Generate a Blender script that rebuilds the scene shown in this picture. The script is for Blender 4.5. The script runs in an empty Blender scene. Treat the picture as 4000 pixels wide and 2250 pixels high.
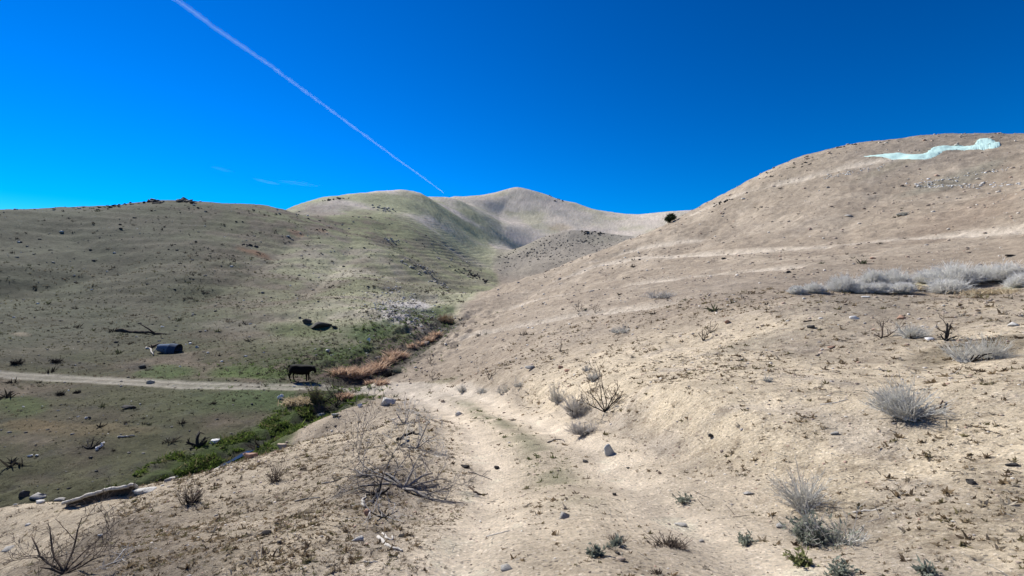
import bpy, math, random
import numpy as np
from mathutils import Vector, Euler, Matrix

random.seed(7)
RNG = np.random.default_rng(11)
sc = bpy.context.scene
col = sc.collection

# ------------------------------------------------------------------ camera, sky, sun, exposure
F, CU, CV = 469.0, 512.0, 288.0            # focal length and centre in pixels of a 1024 x 576 frame
cam_d = bpy.data.cameras.new('camera')
cam_d.sensor_width = 36.0
cam_d.lens = 36.0 * F / 1024.0
cam_d.clip_start, cam_d.clip_end = 0.05, 90000.0
cam = bpy.data.objects.new('camera', cam_d)
cam.location = (0, 0, 0)
cam.rotation_euler = (math.radians(90), 0, 0)
col.objects.link(cam)
sc.camera = cam

SUN_EL, SUN_AZ = math.radians(42), math.radians(-47)     # azimuth from +Y, negative = left
world = bpy.data.worlds.new('World')
sc.world = world
world.use_nodes = True
wn = world.node_tree
wn.nodes.clear()
sky = wn.nodes.new('ShaderNodeTexSky')
sky.sky_type = 'NISHITA'
sky.sun_disc = False
sky.sun_elevation = SUN_EL
sky.sun_rotation = SUN_AZ
sky.altitude = 0
sky.air_density = 1.0
sky.dust_density = 0.0
sky.ozone_density = 6.0
hs = wn.nodes.new('ShaderNodeHueSaturation')
hs.inputs['Saturation'].default_value = 1.6
ga = wn.nodes.new('ShaderNodeGamma')
ga.inputs['Gamma'].default_value = 1.48
hs.inputs['Value'].default_value = 0.79
hs.inputs['Hue'].default_value = 0.4925
bg = wn.nodes.new('ShaderNodeBackground')
bg.inputs['Strength'].default_value = 0.05
wo = wn.nodes.new('ShaderNodeOutputWorld')
wn.links.new(sky.outputs[0], hs.inputs['Color'])
wn.links.new(hs.outputs[0], ga.inputs['Color'])
wn.links.new(ga.outputs[0], bg.inputs['Color'])
wn.links.new(bg.outputs[0], wo.inputs['Surface'])

sun_d = bpy.data.lights.new('sun', 'SUN')
sun_d.energy = 5.0
sun_d.angle = math.radians(0.53)
sun_d.color = (1.0, 0.965, 0.91)
sun = bpy.data.objects.new('sun', sun_d)
S = Vector((math.sin(SUN_AZ) * math.cos(SUN_EL), math.cos(SUN_AZ) * math.cos(SUN_EL), math.sin(SUN_EL)))
sun.rotation_euler = S.to_track_quat('Z', 'Y').to_euler()
sun.location = S * 50
col.objects.link(sun)

sc.view_settings.view_transform = 'Standard'
sc.view_settings.look = 'None'
sc.view_settings.exposure = 0.55
sc.view_settings.gamma = 1.0
sc.cycles.max_bounces = 6
sc.cycles.volume_bounces = 1
sc.cycles.transparent_max_bounces = 8

# ------------------------------------------------------------------ noise
def _hash(ix, iy, seed):
    h = (ix.astype(np.int64) * 374761393 + iy.astype(np.int64) * 668265263 + seed * 974634777) & 0x7fffffff
    h = ((h ^ (h >> 13)) * 1274126177) & 0x7fffffff
    h = (h ^ (h >> 16)) & 0xffff
    return h.astype(np.float64) / 65536.0 * 2 * np.pi

def perlin(x, y, seed=0):
    x = np.asarray(x, float); y = np.asarray(y, float)
    x0 = np.floor(x); y0 = np.floor(y)
    fx = x - x0; fy = y - y0
    ix = x0.astype(np.int64); iy = y0.astype(np.int64)
    u = fx * fx * fx * (fx * (fx * 6 - 15) + 10); v = fy * fy * fy * (fy * (fy * 6 - 15) + 10)
    def g(dx, dy):
        a = _hash(ix + dx, iy + dy, seed)
        return np.cos(a) * (fx - dx) + np.sin(a) * (fy - dy)
    n0 = g(0, 0) * (1 - u) + g(1, 0) * u
    n1 = g(0, 1) * (1 - u) + g(1, 1) * u
    return (n0 * (1 - v) + n1 * v) * 1.5

def fbm(x, y, scale, octs=4, seed=0, gain=0.5):
    t = 0; a = 1.0; n = 0
    for o in range(octs):
        t = t + a * perlin(x / scale * 2 ** o + o * 17.3, y / scale * 2 ** o - o * 9.1, seed + o * 13)
        n += a; a *= gain
    return t / n

def sstep(a, b, x):
    t = np.clip((x - a) / (b - a), 0, 1)
    return t * t * (3 - 2 * t)

# ------------------------------------------------------------------ terrain heights from surveyed points
FEET = -1.65
PTS = []
def V_(*rows):                      # seen points: column, row, depth in metres
    for u, v, y in rows:
        PTS.append(((u - CU) / F * y, y, (CV - v) / F * y))
def H_(*rows):                      # hidden points: column, depth, height
    for u, y, z in rows:
        PTS.append(((u - CU) / F * y, y, z))
def A_(*rows):                      # azimuth in degrees, radius, height
    for a, r, z in rows:
        PTS.append((r * math.sin(math.radians(a)), r * math.cos(math.radians(a)), z))
# near ground
V_((0,576,4.56),(200,576,3.26),(350,576,2.93),(512,576,2.8),(700,576,2.69),(1023,576,2.36),
   (560,480,6.7),(520,430,11.9),(470,405,22.4),(430,392,32.5),(400,387,35.5),(355,386,35.9),
   (400,430,12.9),(400,480,7.1),(430,510,5.07),(300,520,5.86),(200,520,6.7),(120,520,7.0),(50,560,4.7))
V_((300,442,15.6),(340,412,24.2),(250,459,13.4),(200,475,12.2),(130,494,11.5),(60,502,12.3),(0,506,13))
H_((300,21.5,-8.1),(250,19.5,-8.2),(200,17.5,-8.25),(130,15.7,-8.3),(60,15.6,-8.5),(0,16,-8.6),(340,28.5,-7.9))
V_((285,425,28),(230,445,24.8),(160,470,21.6),(110,487,20),(50,495,19.5),(0,500,19.25),
   (200,420,28),(100,440,24.7),(0,450,23.5),(100,400,31.4),(0,400,31),(250,400,31.8),
   (300,387,35.5),(150,383,36.3),(0,375,37.5),(302,381,37.3),(300,370,40),(250,350,48.4),(165,350,48.4),
   (60,350,45.4),(0,345,46.9),(150,331,56.7),(300,330,60.3),(0,320,57),(150,300,74),(300,300,74),
   (380,310,68),(405,332,60),(400,361,45.6),(372,375,39.9),(430,338,58),(450,319,73),(462,305.5,100),
   (475,294,140),(500,283,180))
# left hill
V_((0,290,75),(0,250,95),(0,210,125),(70,208,140),(150,200.5,158),(185,200,162),(230,203,172),(275,205.5,188),
   (100,270,88),(200,270,92),(200,240,118),(100,235,112),(300,270,105),(300,240,140),(300,215,195),
   (380,280,105),(380,250,150),(380,220,225),(340,206,255),(430,290,112),(430,260,180),(460,280,160),(470,265,215))
H_((0,165,18),(70,180,22),(150,205,27),(185,212,29),(230,222,30),(250,250,30))
# far ridges and peak
V_((340,215,225),(380,205,285),(410,215,270),(430,235,240),(450,250,240),(400,240,190),
   (300,200,255),(320,196.5,275),(350,194.5,300),(390,192.5,330),(412,191.5,350),(421,195,345),(455,230,310),(493,261,285),
   (450,206,395),(480,231,362),(502,250,328),(449,198,420),(485,225,388),(517,251,343),
   (480,197,520),(500,194,560),(515,191,575),(530,192.5,570),(550,197,570),(575,205,570),(600,211,560),(625,214,550),
   (650,213.5,530),(685,209,510),(498,215,490),(480,208,480),(515,208,525),(545,222,480),(535,240,420),(512,240,392),(600,225,490),(640,222,490))
H_((350,420,62),(405,450,80),(300,350,55),(480,680,75),(515,760,100),(575,740,75),(650,700,62),(720,650,60),(800,600,55),(1000,520,48),
   (150,420,30),(0,350,20),(515,1500,60),(300,1500,40),(700,1500,40))
# rocky spur
V_((530,243,300),(560,232.5,310),(590,229.5,300),(610,240,272),(515,279,200),(540,262,232),(580,246,272))
H_((560,385,24),(590,380,24),(530,372,20),(620,330,28),(500,240,6))
# right hill, crest and flank
V_((450,323,65),(462,308,79),(475,297,90),(500,284.5,105),(530,275,112),(560,265,118),(590,255,122),(620,245,127),(650,230,132),
   (672,219,135),(690,209,136),(720,195,136),(760,173,133),(800,155,128),(830,146,122),(870,140,115),(910,136.5,108),(950,134.5,102),(985,133.5,97),(1024,133.5,92))
H_((500,128,-1.6),(530,140,0),(560,150,1),(590,158,3),(620,168,7),(672,182,14),(720,190,22),(800,185,33),(870,170,40),(950,160,33),(1024,150,29))
V_((430,384,36),(460,370,37.7),(520,370,27),(540,400,19.5),(575,402,16.5),(610,400,13.4),(630,430,9.0),(700,480,5.3),(760,520,4.0),
   (850,540,3.4),(830,500,4.4),(1000,480,3.9),(900,420,7),(1000,400,6.2),(900,370,10),(750,400,9.5),(700,430,8),(700,370,14),
   (620,360,20),(560,340,30),(500,345,40),(480,325,56),(550,300,62),(620,320,33),(700,330,21),(780,330,17),(900,330,13.5),(1000,330,11.5),
   (800,296,23),(900,297,21),(1024,298,19),(720,300,30),(800,293.5,31),(900,290,32),(1000,281,31),(850,275,37),(950,272,36),
   (700,270,62),(800,262,50),(900,248,50),(1000,240,46),(650,255,90),(750,220,95),(850,200,82),(850,165,100),(950,200,68),(950,160,85),
   (1024,180,70),(700,240,92),(600,270,92),(550,285,85))
H_((800,26,-0.72),(900,24.5,-0.72),(1024,22.5,-0.7))
# out of frame
A_((-60,8,-4.6),(-60,18,-8.6),(-60,60,-3),(-60,120,15),(-60,250,20),(-90,4,-2.6),(-90,10,-5.4),(-90,22,-8.8),(-90,60,-5),(-90,130,8),(-90,400,15),
   (-135,5,-2.4),(-135,20,-5),(-135,100,-9),(-135,500,-5),(180,5,-1.5),(180,30,-1.5),(180,120,-6),(180,600,-10),(-180,5,-1.5),(-180,30,-1.5),(-180,120,-6),(-180,600,-10),
   (135,5,-1.3),(135,25,1.5),(135,90,10),(135,500,20),(90,4,-1.2),(90,12,-.2),(90,40,7),(90,90,22),(90,160,36),(90,500,30),
   (60,3,-1.4),(60,10,-1.0),(60,25,-.3),(60,50,5.5),(60,100,25.5),(60,160,27),(60,500,30),
   (0,4000,20),(45,4000,20),(-45,4000,10),(90,4000,0),(-90,4000,0),(135,4000,-10),(-135,4000,-10),(180,4000,-20),(-180,4000,-20))
PTS = np.array(PTS)

def logpolar(x, y):
    r = np.maximum(np.hypot(x, y), 1e-3)
    return np.arctan2(x, y), np.log(r), r
_pa, _pl, _pr = logpolar(PTS[:, 0], PTS[:, 1])
_pa[PTS[:, 0] == 0] = np.where(PTS[PTS[:, 0] == 0, 1] < 0, np.pi, 0)
_pa = np.where((_pa > 3.1) & (np.arange(len(_pa)) % 2 == 0), _pa, _pa)
_ps = (PTS[:, 2] - FEET) / _pr
_C2 = 0.07 ** 2
def _ker(d2): return np.sqrt(d2 + _C2)
def _solve():
    n = len(_pa)
    A = _ker((_pa[:, None] - _pa) ** 2 + (_pl[:, None] - _pl) ** 2)
    A -= np.eye(n) * 0.004
    M = np.zeros((n + 1, n + 1)); M[:n, :n] = A; M[:n, n] = 1; M[n, :n] = 1
    return np.linalg.lstsq(M, np.append(_ps, 0), rcond=1e-9)[0]
_W = _solve()
def _base_exact(x, y):
    x = np.atleast_1d(np.asarray(x, float)); y = np.atleast_1d(np.asarray(y, float))
    out = np.empty(x.size); xf = x.ravel(); yf = y.ravel()
    for i in range(0, xf.size, 40000):
        a, l, r = logpolar(xf[i:i + 40000], yf[i:i + 40000])
        a = a.astype(np.float32); l = l.astype(np.float32)
        d = _ker((a[:, None] - _pa) ** 2 + (l[:, None] - _pl) ** 2)
        s = d @ _W[:-1] + _W[-1]
        out[i:i + 40000] = FEET + r * s
    return out.reshape(x.shape)

_GA = np.linspace(-np.pi - 0.06, np.pi + 0.06, 270); _GL = np.linspace(-3.1, 8.5, 440)
def _grid():
    a, l = np.meshgrid(_GA, _GL); a = a.ravel(); l = l.ravel()
    out = np.empty(a.size)
    for i in range(0, a.size, 20000):
        d = _ker((a[i:i + 20000, None] - _pa) ** 2 + (l[i:i + 20000, None] - _pl) ** 2)
        out[i:i + 20000] = d @ _W[:-1] + _W[-1]
    return out.reshape(len(_GL), len(_GA))
_GS = _grid()
def base_height(x, y):
    x = np.atleast_1d(np.asarray(x, float)); y = np.atleast_1d(np.asarray(y, float))
    a, l, r = logpolar(x, y)
    ga = (a - _GA[0]) / (_GA[1] - _GA[0]); gl = (l - _GL[0]) / (_GL[1] - _GL[0])
    ia = np.clip(np.floor(ga).astype(int), 1, len(_GA) - 3); il = np.clip(np.floor(gl).astype(int), 1, len(_GL) - 3)
    ta = ga - ia; tl = gl - il
    def cr(t): return (-0.5 * t + t * t - 0.5 * t ** 3, 1 - 2.5 * t * t + 1.5 * t ** 3, 0.5 * t + 2 * t * t - 1.5 * t ** 3, -0.5 * t * t + 0.5 * t ** 3)
    wa = cr(ta); wl = cr(tl)
    s = 0
    for j in range(4):
        row = 0
        for i in range(4): row = row + wa[i] * _GS[il + j - 1, ia + i - 1]
        s = s + wl[j] * row
    return FEET + r * s

def ray_xy(hf, u, v, y0=1.6, y1=1200., last=False):
    ys = np.geomspace(y0, y1, 1100)
    x = (u - CU) / F * ys; z = (CV - v) / F * ys
    h = hf(x, ys)
    k = np.nonzero(z < h)[0]
    if len(k) == 0: return None
    k = k[0]
    if k == 0: return x[0], ys[0], h[0]
    t = (z[k - 1] - h[k - 1]) / ((z[k - 1] - h[k - 1]) - (z[k] - h[k]))
    yy = ys[k - 1] + t * (ys[k] - ys[k - 1])
    return (u - CU) / F * yy, yy, (CV - v) / F * yy

def line_xy(uv):
    out = []
    for u, v in uv:
        p = ray_xy(base_height, u, v)
        if p is not None: out.append((p[0], p[1]))
    return np.array(out)

def dist_line(x, y, L, signed=False, pad=14.):
    if pad is not None and x.size > 5000:
        k = (x > L[:, 0].min() - pad) & (x < L[:, 0].max() + pad) & (y > L[:, 1].min() - pad) & (y < L[:, 1].max() + pad)
        best = np.full(x.shape, 900.); along = np.zeros(x.shape)
        if k.any(): best[k], along[k] = dist_line(x[k], y[k], L, signed, None)
        return best, along
    best = np.full(x.shape, 1e9); side = np.zeros(x.shape); along = np.zeros(x.shape)
    s0 = 0.
    for (ax, ay), (bx, by) in zip(L[:-1], L[1:]):
        dx, dy = bx - ax, by - ay
        l2 = dx * dx + dy * dy + 1e-9
        t = np.clip(((x - ax) * dx + (y - ay) * dy) / l2, 0, 1)
        px, py = ax + t * dx, ay + t * dy
        d = np.hypot(x - px, y - py)
        m = d < best
        best = np.where(m, d, best)
        side = np.where(m, np.sign((x - ax) * dy - (y - ay) * dx), side)
        along = np.where(m, s0 + t * math.sqrt(l2), along)
        s0 += math.sqrt(l2)
    return (best * side if signed else best), along

TRACK = np.vstack([[(0.45, -6.0), (0.5, 0.0)], line_xy([(600,560),(575,500),(545,460),(520,436),(497,420),(470,405),(445,396),(420,390),(395,387),(370,386)])])
TRAIL = line_xy([(372,386),(340,386.5),(300,387),(240,386.5),(190,385),(140,382),(90,379),(45,376.5),(0,374)])
CREEK_UP = line_xy([(352,381),(372,374),(388,366),(402,358),(418,347),(432,337),(443,327),(450,319)])
GULLY = np.vstack([line_xy([(345,394)]), [((u - CU) / F * y, y) for u, y in ((325,31),(300,28),(270,26),(235,23.5),(190,21.2),(140,19.3),(90,18.2),(40,17.6),(-30,17.5),(-120,17.8))]])
TERR = [line_xy(l) for l in (
    [(690,212),(740,193),(800,176),(850,163),(900,153)],
    [(560,277),(600,264),(640,256),(700,251),(760,248),(830,244),(900,238),(960,233),(1023,229)],
    [(590,262),(640,247),(700,236)],
    [(520,300),(600,287),(700,276),(790,268)],
    [(470,335),(520,325),(590,312),(660,305)])]

def UY(rows): return np.array([((u - CU) / F * y, y) for u, y in rows])
RIDGES = [(UY(((421,348),(440,330),(457,312),(475,298),(494,285))), 2.2, 16.), (UY(((449,420),(468,403),(487,388),(505,365),(518,342))), 3.0, 20.),
          (UY(((446,378),(466,358),(486,335),(500,305))), -1.5, 14.), (UY(((508,540),(499,492),(500,455),(504,405))), -2.2, 20.),
          (UY(((515,573),(516,577))), 5.0, 50.), (UY(((516,575),(545,530),(570,480),(585,420))), 2.0, 32.), (UY(((575,570),(600,530),(630,480))), 2.2, 30.),
          (line_xy([(300,232),(270,255),(235,275),(200,291)]), -1.6, 11.), (line_xy([(130,258),(60,274),(0,284)]), -1.4, 10.), (line_xy([(345,222),(350,245),(330,268),(300,290)]), -1.3, 9.),
          (line_xy([(398,255),(425,272),(448,290)]), 1.1, 6.), (line_xy([(452,265),(475,275),(494,284)]), 1.4, 8.), (line_xy([(380,225),(400,245),(425,262)]), -1.6, 9.),
          (line_xy([(60,225),(90,245),(120,262)]), -1.2, 9.), (line_xy([(760,200),(720,222),(690,245)]), -.8, 8.), (line_xy([(900,175),(860,205),(840,235)]), -.8, 8.),
          (line_xy([(560,268),(520,295),(480,320)]), -.7, 6.)]
def height(x, y):
    x = np.atleast_1d(np.asarray(x, float)); y = np.atleast_1d(np.asarray(y, float))
    z = base_height(x, y)
    r = np.hypot(x, y)
    td, ts = dist_line(x, y, TRACK, True)
    on = 1 - sstep(1.5, 2.4, np.abs(td))
    ld, _ = dist_line(x, y, TRAIL, True)
    onl = 1 - sstep(0.9, 1.7, np.abs(ld))
    quiet = 1 - 0.65 * np.maximum(on, onl)
    def part(k, fn):
        o = np.zeros_like(z)
        if k.any(): o[k] = fn(x[k], y[k])
        return o
    z = z + part(r > 60, lambda a, b: fbm(a, b, 60, 3, 5)) * 1.6 * sstep(60, 220, r)
    z = z - part((r > 45) & (r < 900), lambda a, b: np.abs(perlin(a / 38 + .31 * b / 60, b / 52, 15))) * 1.5 * sstep(50, 120, r)
    z = z + part(r > 22, lambda a, b: fbm(a, b, 17, 3, 9)) * 0.45 * sstep(22, 90, r) * quiet
    z = z + part((r > 5) & (r < 400), lambda a, b: fbm(a, b, 4.5, 3, 21)) * 0.20 * sstep(5, 22, r) * quiet
    z = z + part(r < 150, lambda a, b: fbm(a, b, 1.3, 4, 31)) * 0.085 * quiet
    z = z + part(r < 60, lambda a, b: fbm(a, b, 0.32, 3, 41, 0.6)) * 0.022 * (1 - sstep(25, 60, r)) * quiet
    hz = sstep(42, 75, r) * (1 - sstep(330, 500, r))
    if (hz > 0).any():
        k = hz > 0
        w_ = np.zeros_like(z); w_[k] = np.sin(z[k] * 2 * np.pi / 1.9 + 5.0 * fbm(x[k], y[k], 30, 2, 61)) * (0.5 + 1.0 * np.clip(fbm(x[k], y[k], 18, 2, 62) + .25, 0, 1))
        z = z + w_ * hz * 0.13 + part((r > 42) & (r < 300), lambda a, b: fbm(a, b, 2.6, 3, 63)) * .16 * hz
    for L, hh, ww in RIDGES:
        d, _ = dist_line(x, y, L, False, abs(ww) * 2.2)
        t = np.sqrt(d * d + (ww * .07) ** 2) / ww
        z = z + hh * np.exp(-t * 1.6)
    # ruts
    z = z - on * 0.07 + on * 0.05 * np.exp(-(td / 0.28) ** 2) - on * 0.085 * np.exp(-((np.abs(td) - 0.95) / 0.28) ** 2)
    z = z - onl * 0.05 * np.exp(-((np.abs(ld) - 0.6) / 0.3) ** 2)
    # berm along the outer edge of the track
    z = z + 0.28 * np.exp(-((td + 2.5) / 0.7) ** 2) * sstep(3, 6, r) * (1 - sstep(20, 28, r)) * (0.6 + 0.8 * part(np.abs(td + 2.5) < 3, lambda a, b: fbm(a, b, 2.5, 2, 77)))
    # cut bank on the uphill side
    z = z + 0.62 * sstep(1.75, 2.9, td) * (1 - sstep(3.0, 9.0, td)) * sstep(5, 9, r) * (1 - sstep(24, 34, r))
    # creek bed and lower gully
    cd, _ = dist_line(x, y, CREEK_UP)
    z = z - 0.55 * (1 - sstep(0.4, 2.2, cd)) + 0.9 * part(cd < 14, lambda a, b: fbm(a, b, 2.2, 3, 51)) * np.exp(-((cd - 4.5) / 3.5) ** 2) * sstep(41, 47, r)
    gd, _ = dist_line(x, y, GULLY)
    z = z - 0.35 * (1 - sstep(0.3, 1.3, gd)) + 0.22 * part(gd < 5, lambda a, b: fbm(a, b, 0.9, 3, 53)) * (1 - sstep(1.5, 5.0, gd))
    # cattle terraces on the right hill
    for L in TERR:
        d, _ = dist_line(x, y, L, True)
        z = z - 0.35 * np.exp(-(d / 0.9) ** 2)
    return z

def P(u, v):
    p = ray_xy(height, u, v)
    if p is None:
        p = ray_xy(height, u, v + 3)
    return p

# ------------------------------------------------------------------ tags, meshes
def tag(o, label=None, cat=None, group=None, kind=None):
    if label: o['label'] = label
    if cat: o['category'] = cat
    if group: o['group'] = group
    if kind: o['kind'] = kind
    return o

def np_mesh(name, V, Fc, mat=None, cols=None, smooth=False, attrs=None):
    V = np.ascontiguousarray(V, dtype=np.float32); Fc = np.ascontiguousarray(Fc, dtype=np.int32)
    m = bpy.data.meshes.new(name)
    k = Fc.shape[1]
    m.vertices.add(len(V)); m.vertices.foreach_set('co', V.ravel())
    m.loops.add(Fc.size); m.loops.foreach_set('vertex_index', Fc.ravel())
    m.polygons.add(len(Fc)); m.polygons.foreach_set('loop_start', np.arange(len(Fc), dtype=np.int32) * k)
    if smooth: m.polygons.foreach_set('use_smooth', np.ones(len(Fc), dtype=bool))
    m.update(calc_edges=True)
    if cols is not None:
        a = m.color_attributes.new('Col', 'FLOAT_COLOR', 'POINT')
        c = np.ones((len(V), 4), dtype=np.float32); c[:, :cols.shape[1]] = cols
        a.data.foreach_set('color', c.ravel())
    if attrs:
        for n_, arr in attrs.items():
            a = m.attributes.new(n_, 'FLOAT', 'POINT'); a.data.foreach_set('value', arr.astype(np.float32))
    if mat: m.materials.append(mat)
    return m

def add(name, mesh, parent=None, loc=(0, 0, 0), rot=(0, 0, 0), scale=(1, 1, 1)):
    o = bpy.data.objects.new(name, mesh)
    col.objects.link(o)
    o.location = loc; o.rotation_euler = rot; o.scale = scale
    if parent: o.parent = parent
    return o

def empty(name, loc, rz=0.):
    o = bpy.data.objects.new(name, None)
    o.empty_display_size = 0.1
    col.objects.link(o); o.location = loc; o.rotation_euler = (0, 0, rz)
    return o

# ------------------------------------------------------------------ materials
def nodes(name, rough=0.9, spec=0.15):
    m = bpy.data.materials.new(name); m.use_nodes = True
    nt = m.node_tree; b = nt.nodes['Principled BSDF']
    b.inputs['Roughness'].default_value = rough
    b.inputs['Specular IOR Level'].default_value = spec
    return m, nt, b

def mat_noise(name, c1, c2, scale=8., rough=0.9, bump=0.3, spec=0.15, detail=5, c3=None, attr=False, dist=0.02):
    m, nt, b = nodes(name, rough, spec)
    N = nt.nodes.new; Lk = nt.links.new
    tc = N('ShaderNodeTexCoord'); nz = N('ShaderNodeTexNoise')
    nz.inputs['Scale'].default_value = scale; nz.inputs['Detail'].default_value = detail; nz.inputs['Roughness'].default_value = 0.65
    Lk(tc.outputs['Object'], nz.inputs['Vector'])
    cr = N('ShaderNodeValToRGB'); e = cr.color_ramp.elements
    e[0].position, e[1].position = 0.33, 0.68
    e[0].color, e[1].color = (*c1, 1), (*c2, 1)
    if c3:
        el = e.new(0.52); el.color = (*c3, 1)
    Lk(nz.outputs['Fac'], cr.inputs['Fac'])
    out = cr.outputs['Color']
    if attr:
        at = N('ShaderNodeVertexColor'); at.layer_name = 'Col'
        mx = N('ShaderNodeMix'); mx.data_type = 'RGBA'; mx.blend_type = 'MULTIPLY'; mx.inputs[0].default_value = 1.0
        Lk(out, mx.inputs[6]); Lk(at.outputs['Color'], mx.inputs[7]); out = mx.outputs[2]
    Lk(out, b.inputs['Base Color'])
    if bump:
        bp = N('ShaderNodeBump'); bp.inputs['Strength'].default_value = bump; bp.inputs['Distance'].default_value = dist
        Lk(nz.outputs['Fac'], bp.inputs['Height']); Lk(bp.outputs[0], b.inputs['Normal'])
    return m

def mat_leaf(name, c1, c2, scale=5., trans=0.4, attr=False):
    m = mat_noise(name, c1, c2, scale, bump=0, attr=attr)
    nt = m.node_tree; b = nt.nodes['Principled BSDF']; out = nt.nodes['Material Output']
    src = b.inputs['Base Color'].links[0].from_socket
    tr = nt.nodes.new('ShaderNodeBsdfTranslucent'); mx = nt.nodes.new('ShaderNodeMixShader')
    mx.inputs[0].default_value = trans
    nt.links.new(src, tr.inputs['Color']); nt.links.new(b.outputs[0], mx.inputs[1]); nt.links.new(tr.outputs[0], mx.inputs[2])
    nt.links.new(mx.outputs[0], out.inputs['Surface'])
    return m

def ground_material():
    m, nt, b = nodes('dry_ground', 0.95, 0.08)
    N = nt.nodes.new; Lk = nt.links.new
    at = N('ShaderNodeVertexColor'); at.layer_name = 'Col'
    geo = N('ShaderNodeNewGeometry')
    def noise(scale, detail, rough=0.6):
        n = N('ShaderNodeTexNoise'); n.inputs['Scale'].default_value = scale
        n.inputs['Detail'].default_value = detail; n.inputs['Roughness'].default_value = rough
        Lk(geo.outputs['Position'], n.inputs['Vector']); return n
    n1 = noise(1.1, 8, 0.72); n2 = noise(22., 8, 0.75)
    def ramp(n, a, b_, lo, hi):
        r = N('ShaderNodeMapRange'); r.inputs['From Min'].default_value = a; r.inputs['From Max'].default_value = b_
        r.inputs['To Min'].default_value = lo; r.inputs['To Max'].default_value = hi
        Lk(n.outputs['Fac'], r.inputs['Value']); return r
    r1 = ramp(n1, 0.3, 0.7, 0.72, 1.24); r2 = ramp(n2, 0.32, 0.68, 0.66, 1.28)
    mu = N('ShaderNodeMath'); mu.operation = 'MULTIPLY'; Lk(r1.outputs[0], mu.inputs[0]); Lk(r2.outputs[0], mu.inputs[1])
    mx = N('ShaderNodeMix'); mx.data_type = 'RGBA'; mx.blend_type = 'MULTIPLY'; mx.inputs[0].default_value = 1.0
    Lk(at.outputs['Color'], mx.inputs[6]); Lk(mu.outputs[0], mx.inputs[7])
    # litter: sharp edged darker crumbs and thin plant litter
    n3 = noise(4.2, 9, 0.78); l3 = N('ShaderNodeMapRange'); l3.inputs['From Min'].default_value = 0.50; l3.inputs['From Max'].default_value = 0.60
    l3.inputs['To Max'].default_value = 0.8; Lk(n3.outputs['Fac'], l3.inputs['Value'])
    ml = N('ShaderNodeMix'); ml.data_type = 'RGBA'; ml.blend_type = 'MULTIPLY'; ml.inputs[7].default_value = (0.60, 0.575, 0.56, 1)
    mm = N('ShaderNodeMath'); mm.operation = 'MULTIPLY'; Lk(l3.outputs[0], mm.inputs[0]); Lk(at.outputs['Alpha'], mm.inputs[1]); Lk(mm.outputs[0], ml.inputs[0]); Lk(mx.outputs[2], ml.inputs[6]); mx = ml
    # grit: voronoi specks of pale and dark stones
    vo = N('ShaderNodeTexVoronoi'); vo.inputs['Scale'].default_value = 24.; Lk(geo.outputs['Position'], vo.inputs['Vector'])
    lt = N('ShaderNodeMath'); lt.operation = 'LESS_THAN'; lt.inputs[1].default_value = 0.30; Lk(vo.outputs['Distance'], lt.inputs[0])
    hv = N('ShaderNodeHueSaturation'); Lk(mx.outputs[2], hv.inputs['Color'])
    sp = N('ShaderNodeSeparateColor'); Lk(vo.outputs['Color'], sp.inputs[0])
    rv = N('ShaderNodeMapRange'); rv.inputs['To Min'].default_value = 0.35; rv.inputs['To Max'].default_value = 1.45; Lk(sp.outputs[0], rv.inputs['Value'])
    Lk(rv.outputs[0], hv.inputs['Value']); hv.inputs['Saturation'].default_value = 0.85
    m2 = N('ShaderNodeMix'); m2.data_type = 'RGBA'; Lk(lt.outputs[0], m2.inputs[0]); Lk(mx.outputs[2], m2.inputs[6]); Lk(hv.outputs[0], m2.inputs[7])
    Lk(m2.outputs[2], b.inputs['Base Color'])
    b1 = N('ShaderNodeBump'); b1.inputs['Strength'].default_value = 0.9; b1.inputs['Distance'].default_value = 0.06
    Lk(n2.outputs['Fac'], b1.inputs['Height'])
    b2 = N('ShaderNodeBump'); b2.inputs['Strength'].default_value = 0.6; b2.inputs['Distance'].default_value = 0.35
    Lk(n1.outputs['Fac'], b2.inputs['Height']); Lk(b1.outputs[0], b2.inputs['Normal']); Lk(b2.outputs[0], b.inputs['Normal'])
    return m
M_GROUND = ground_material()

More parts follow.
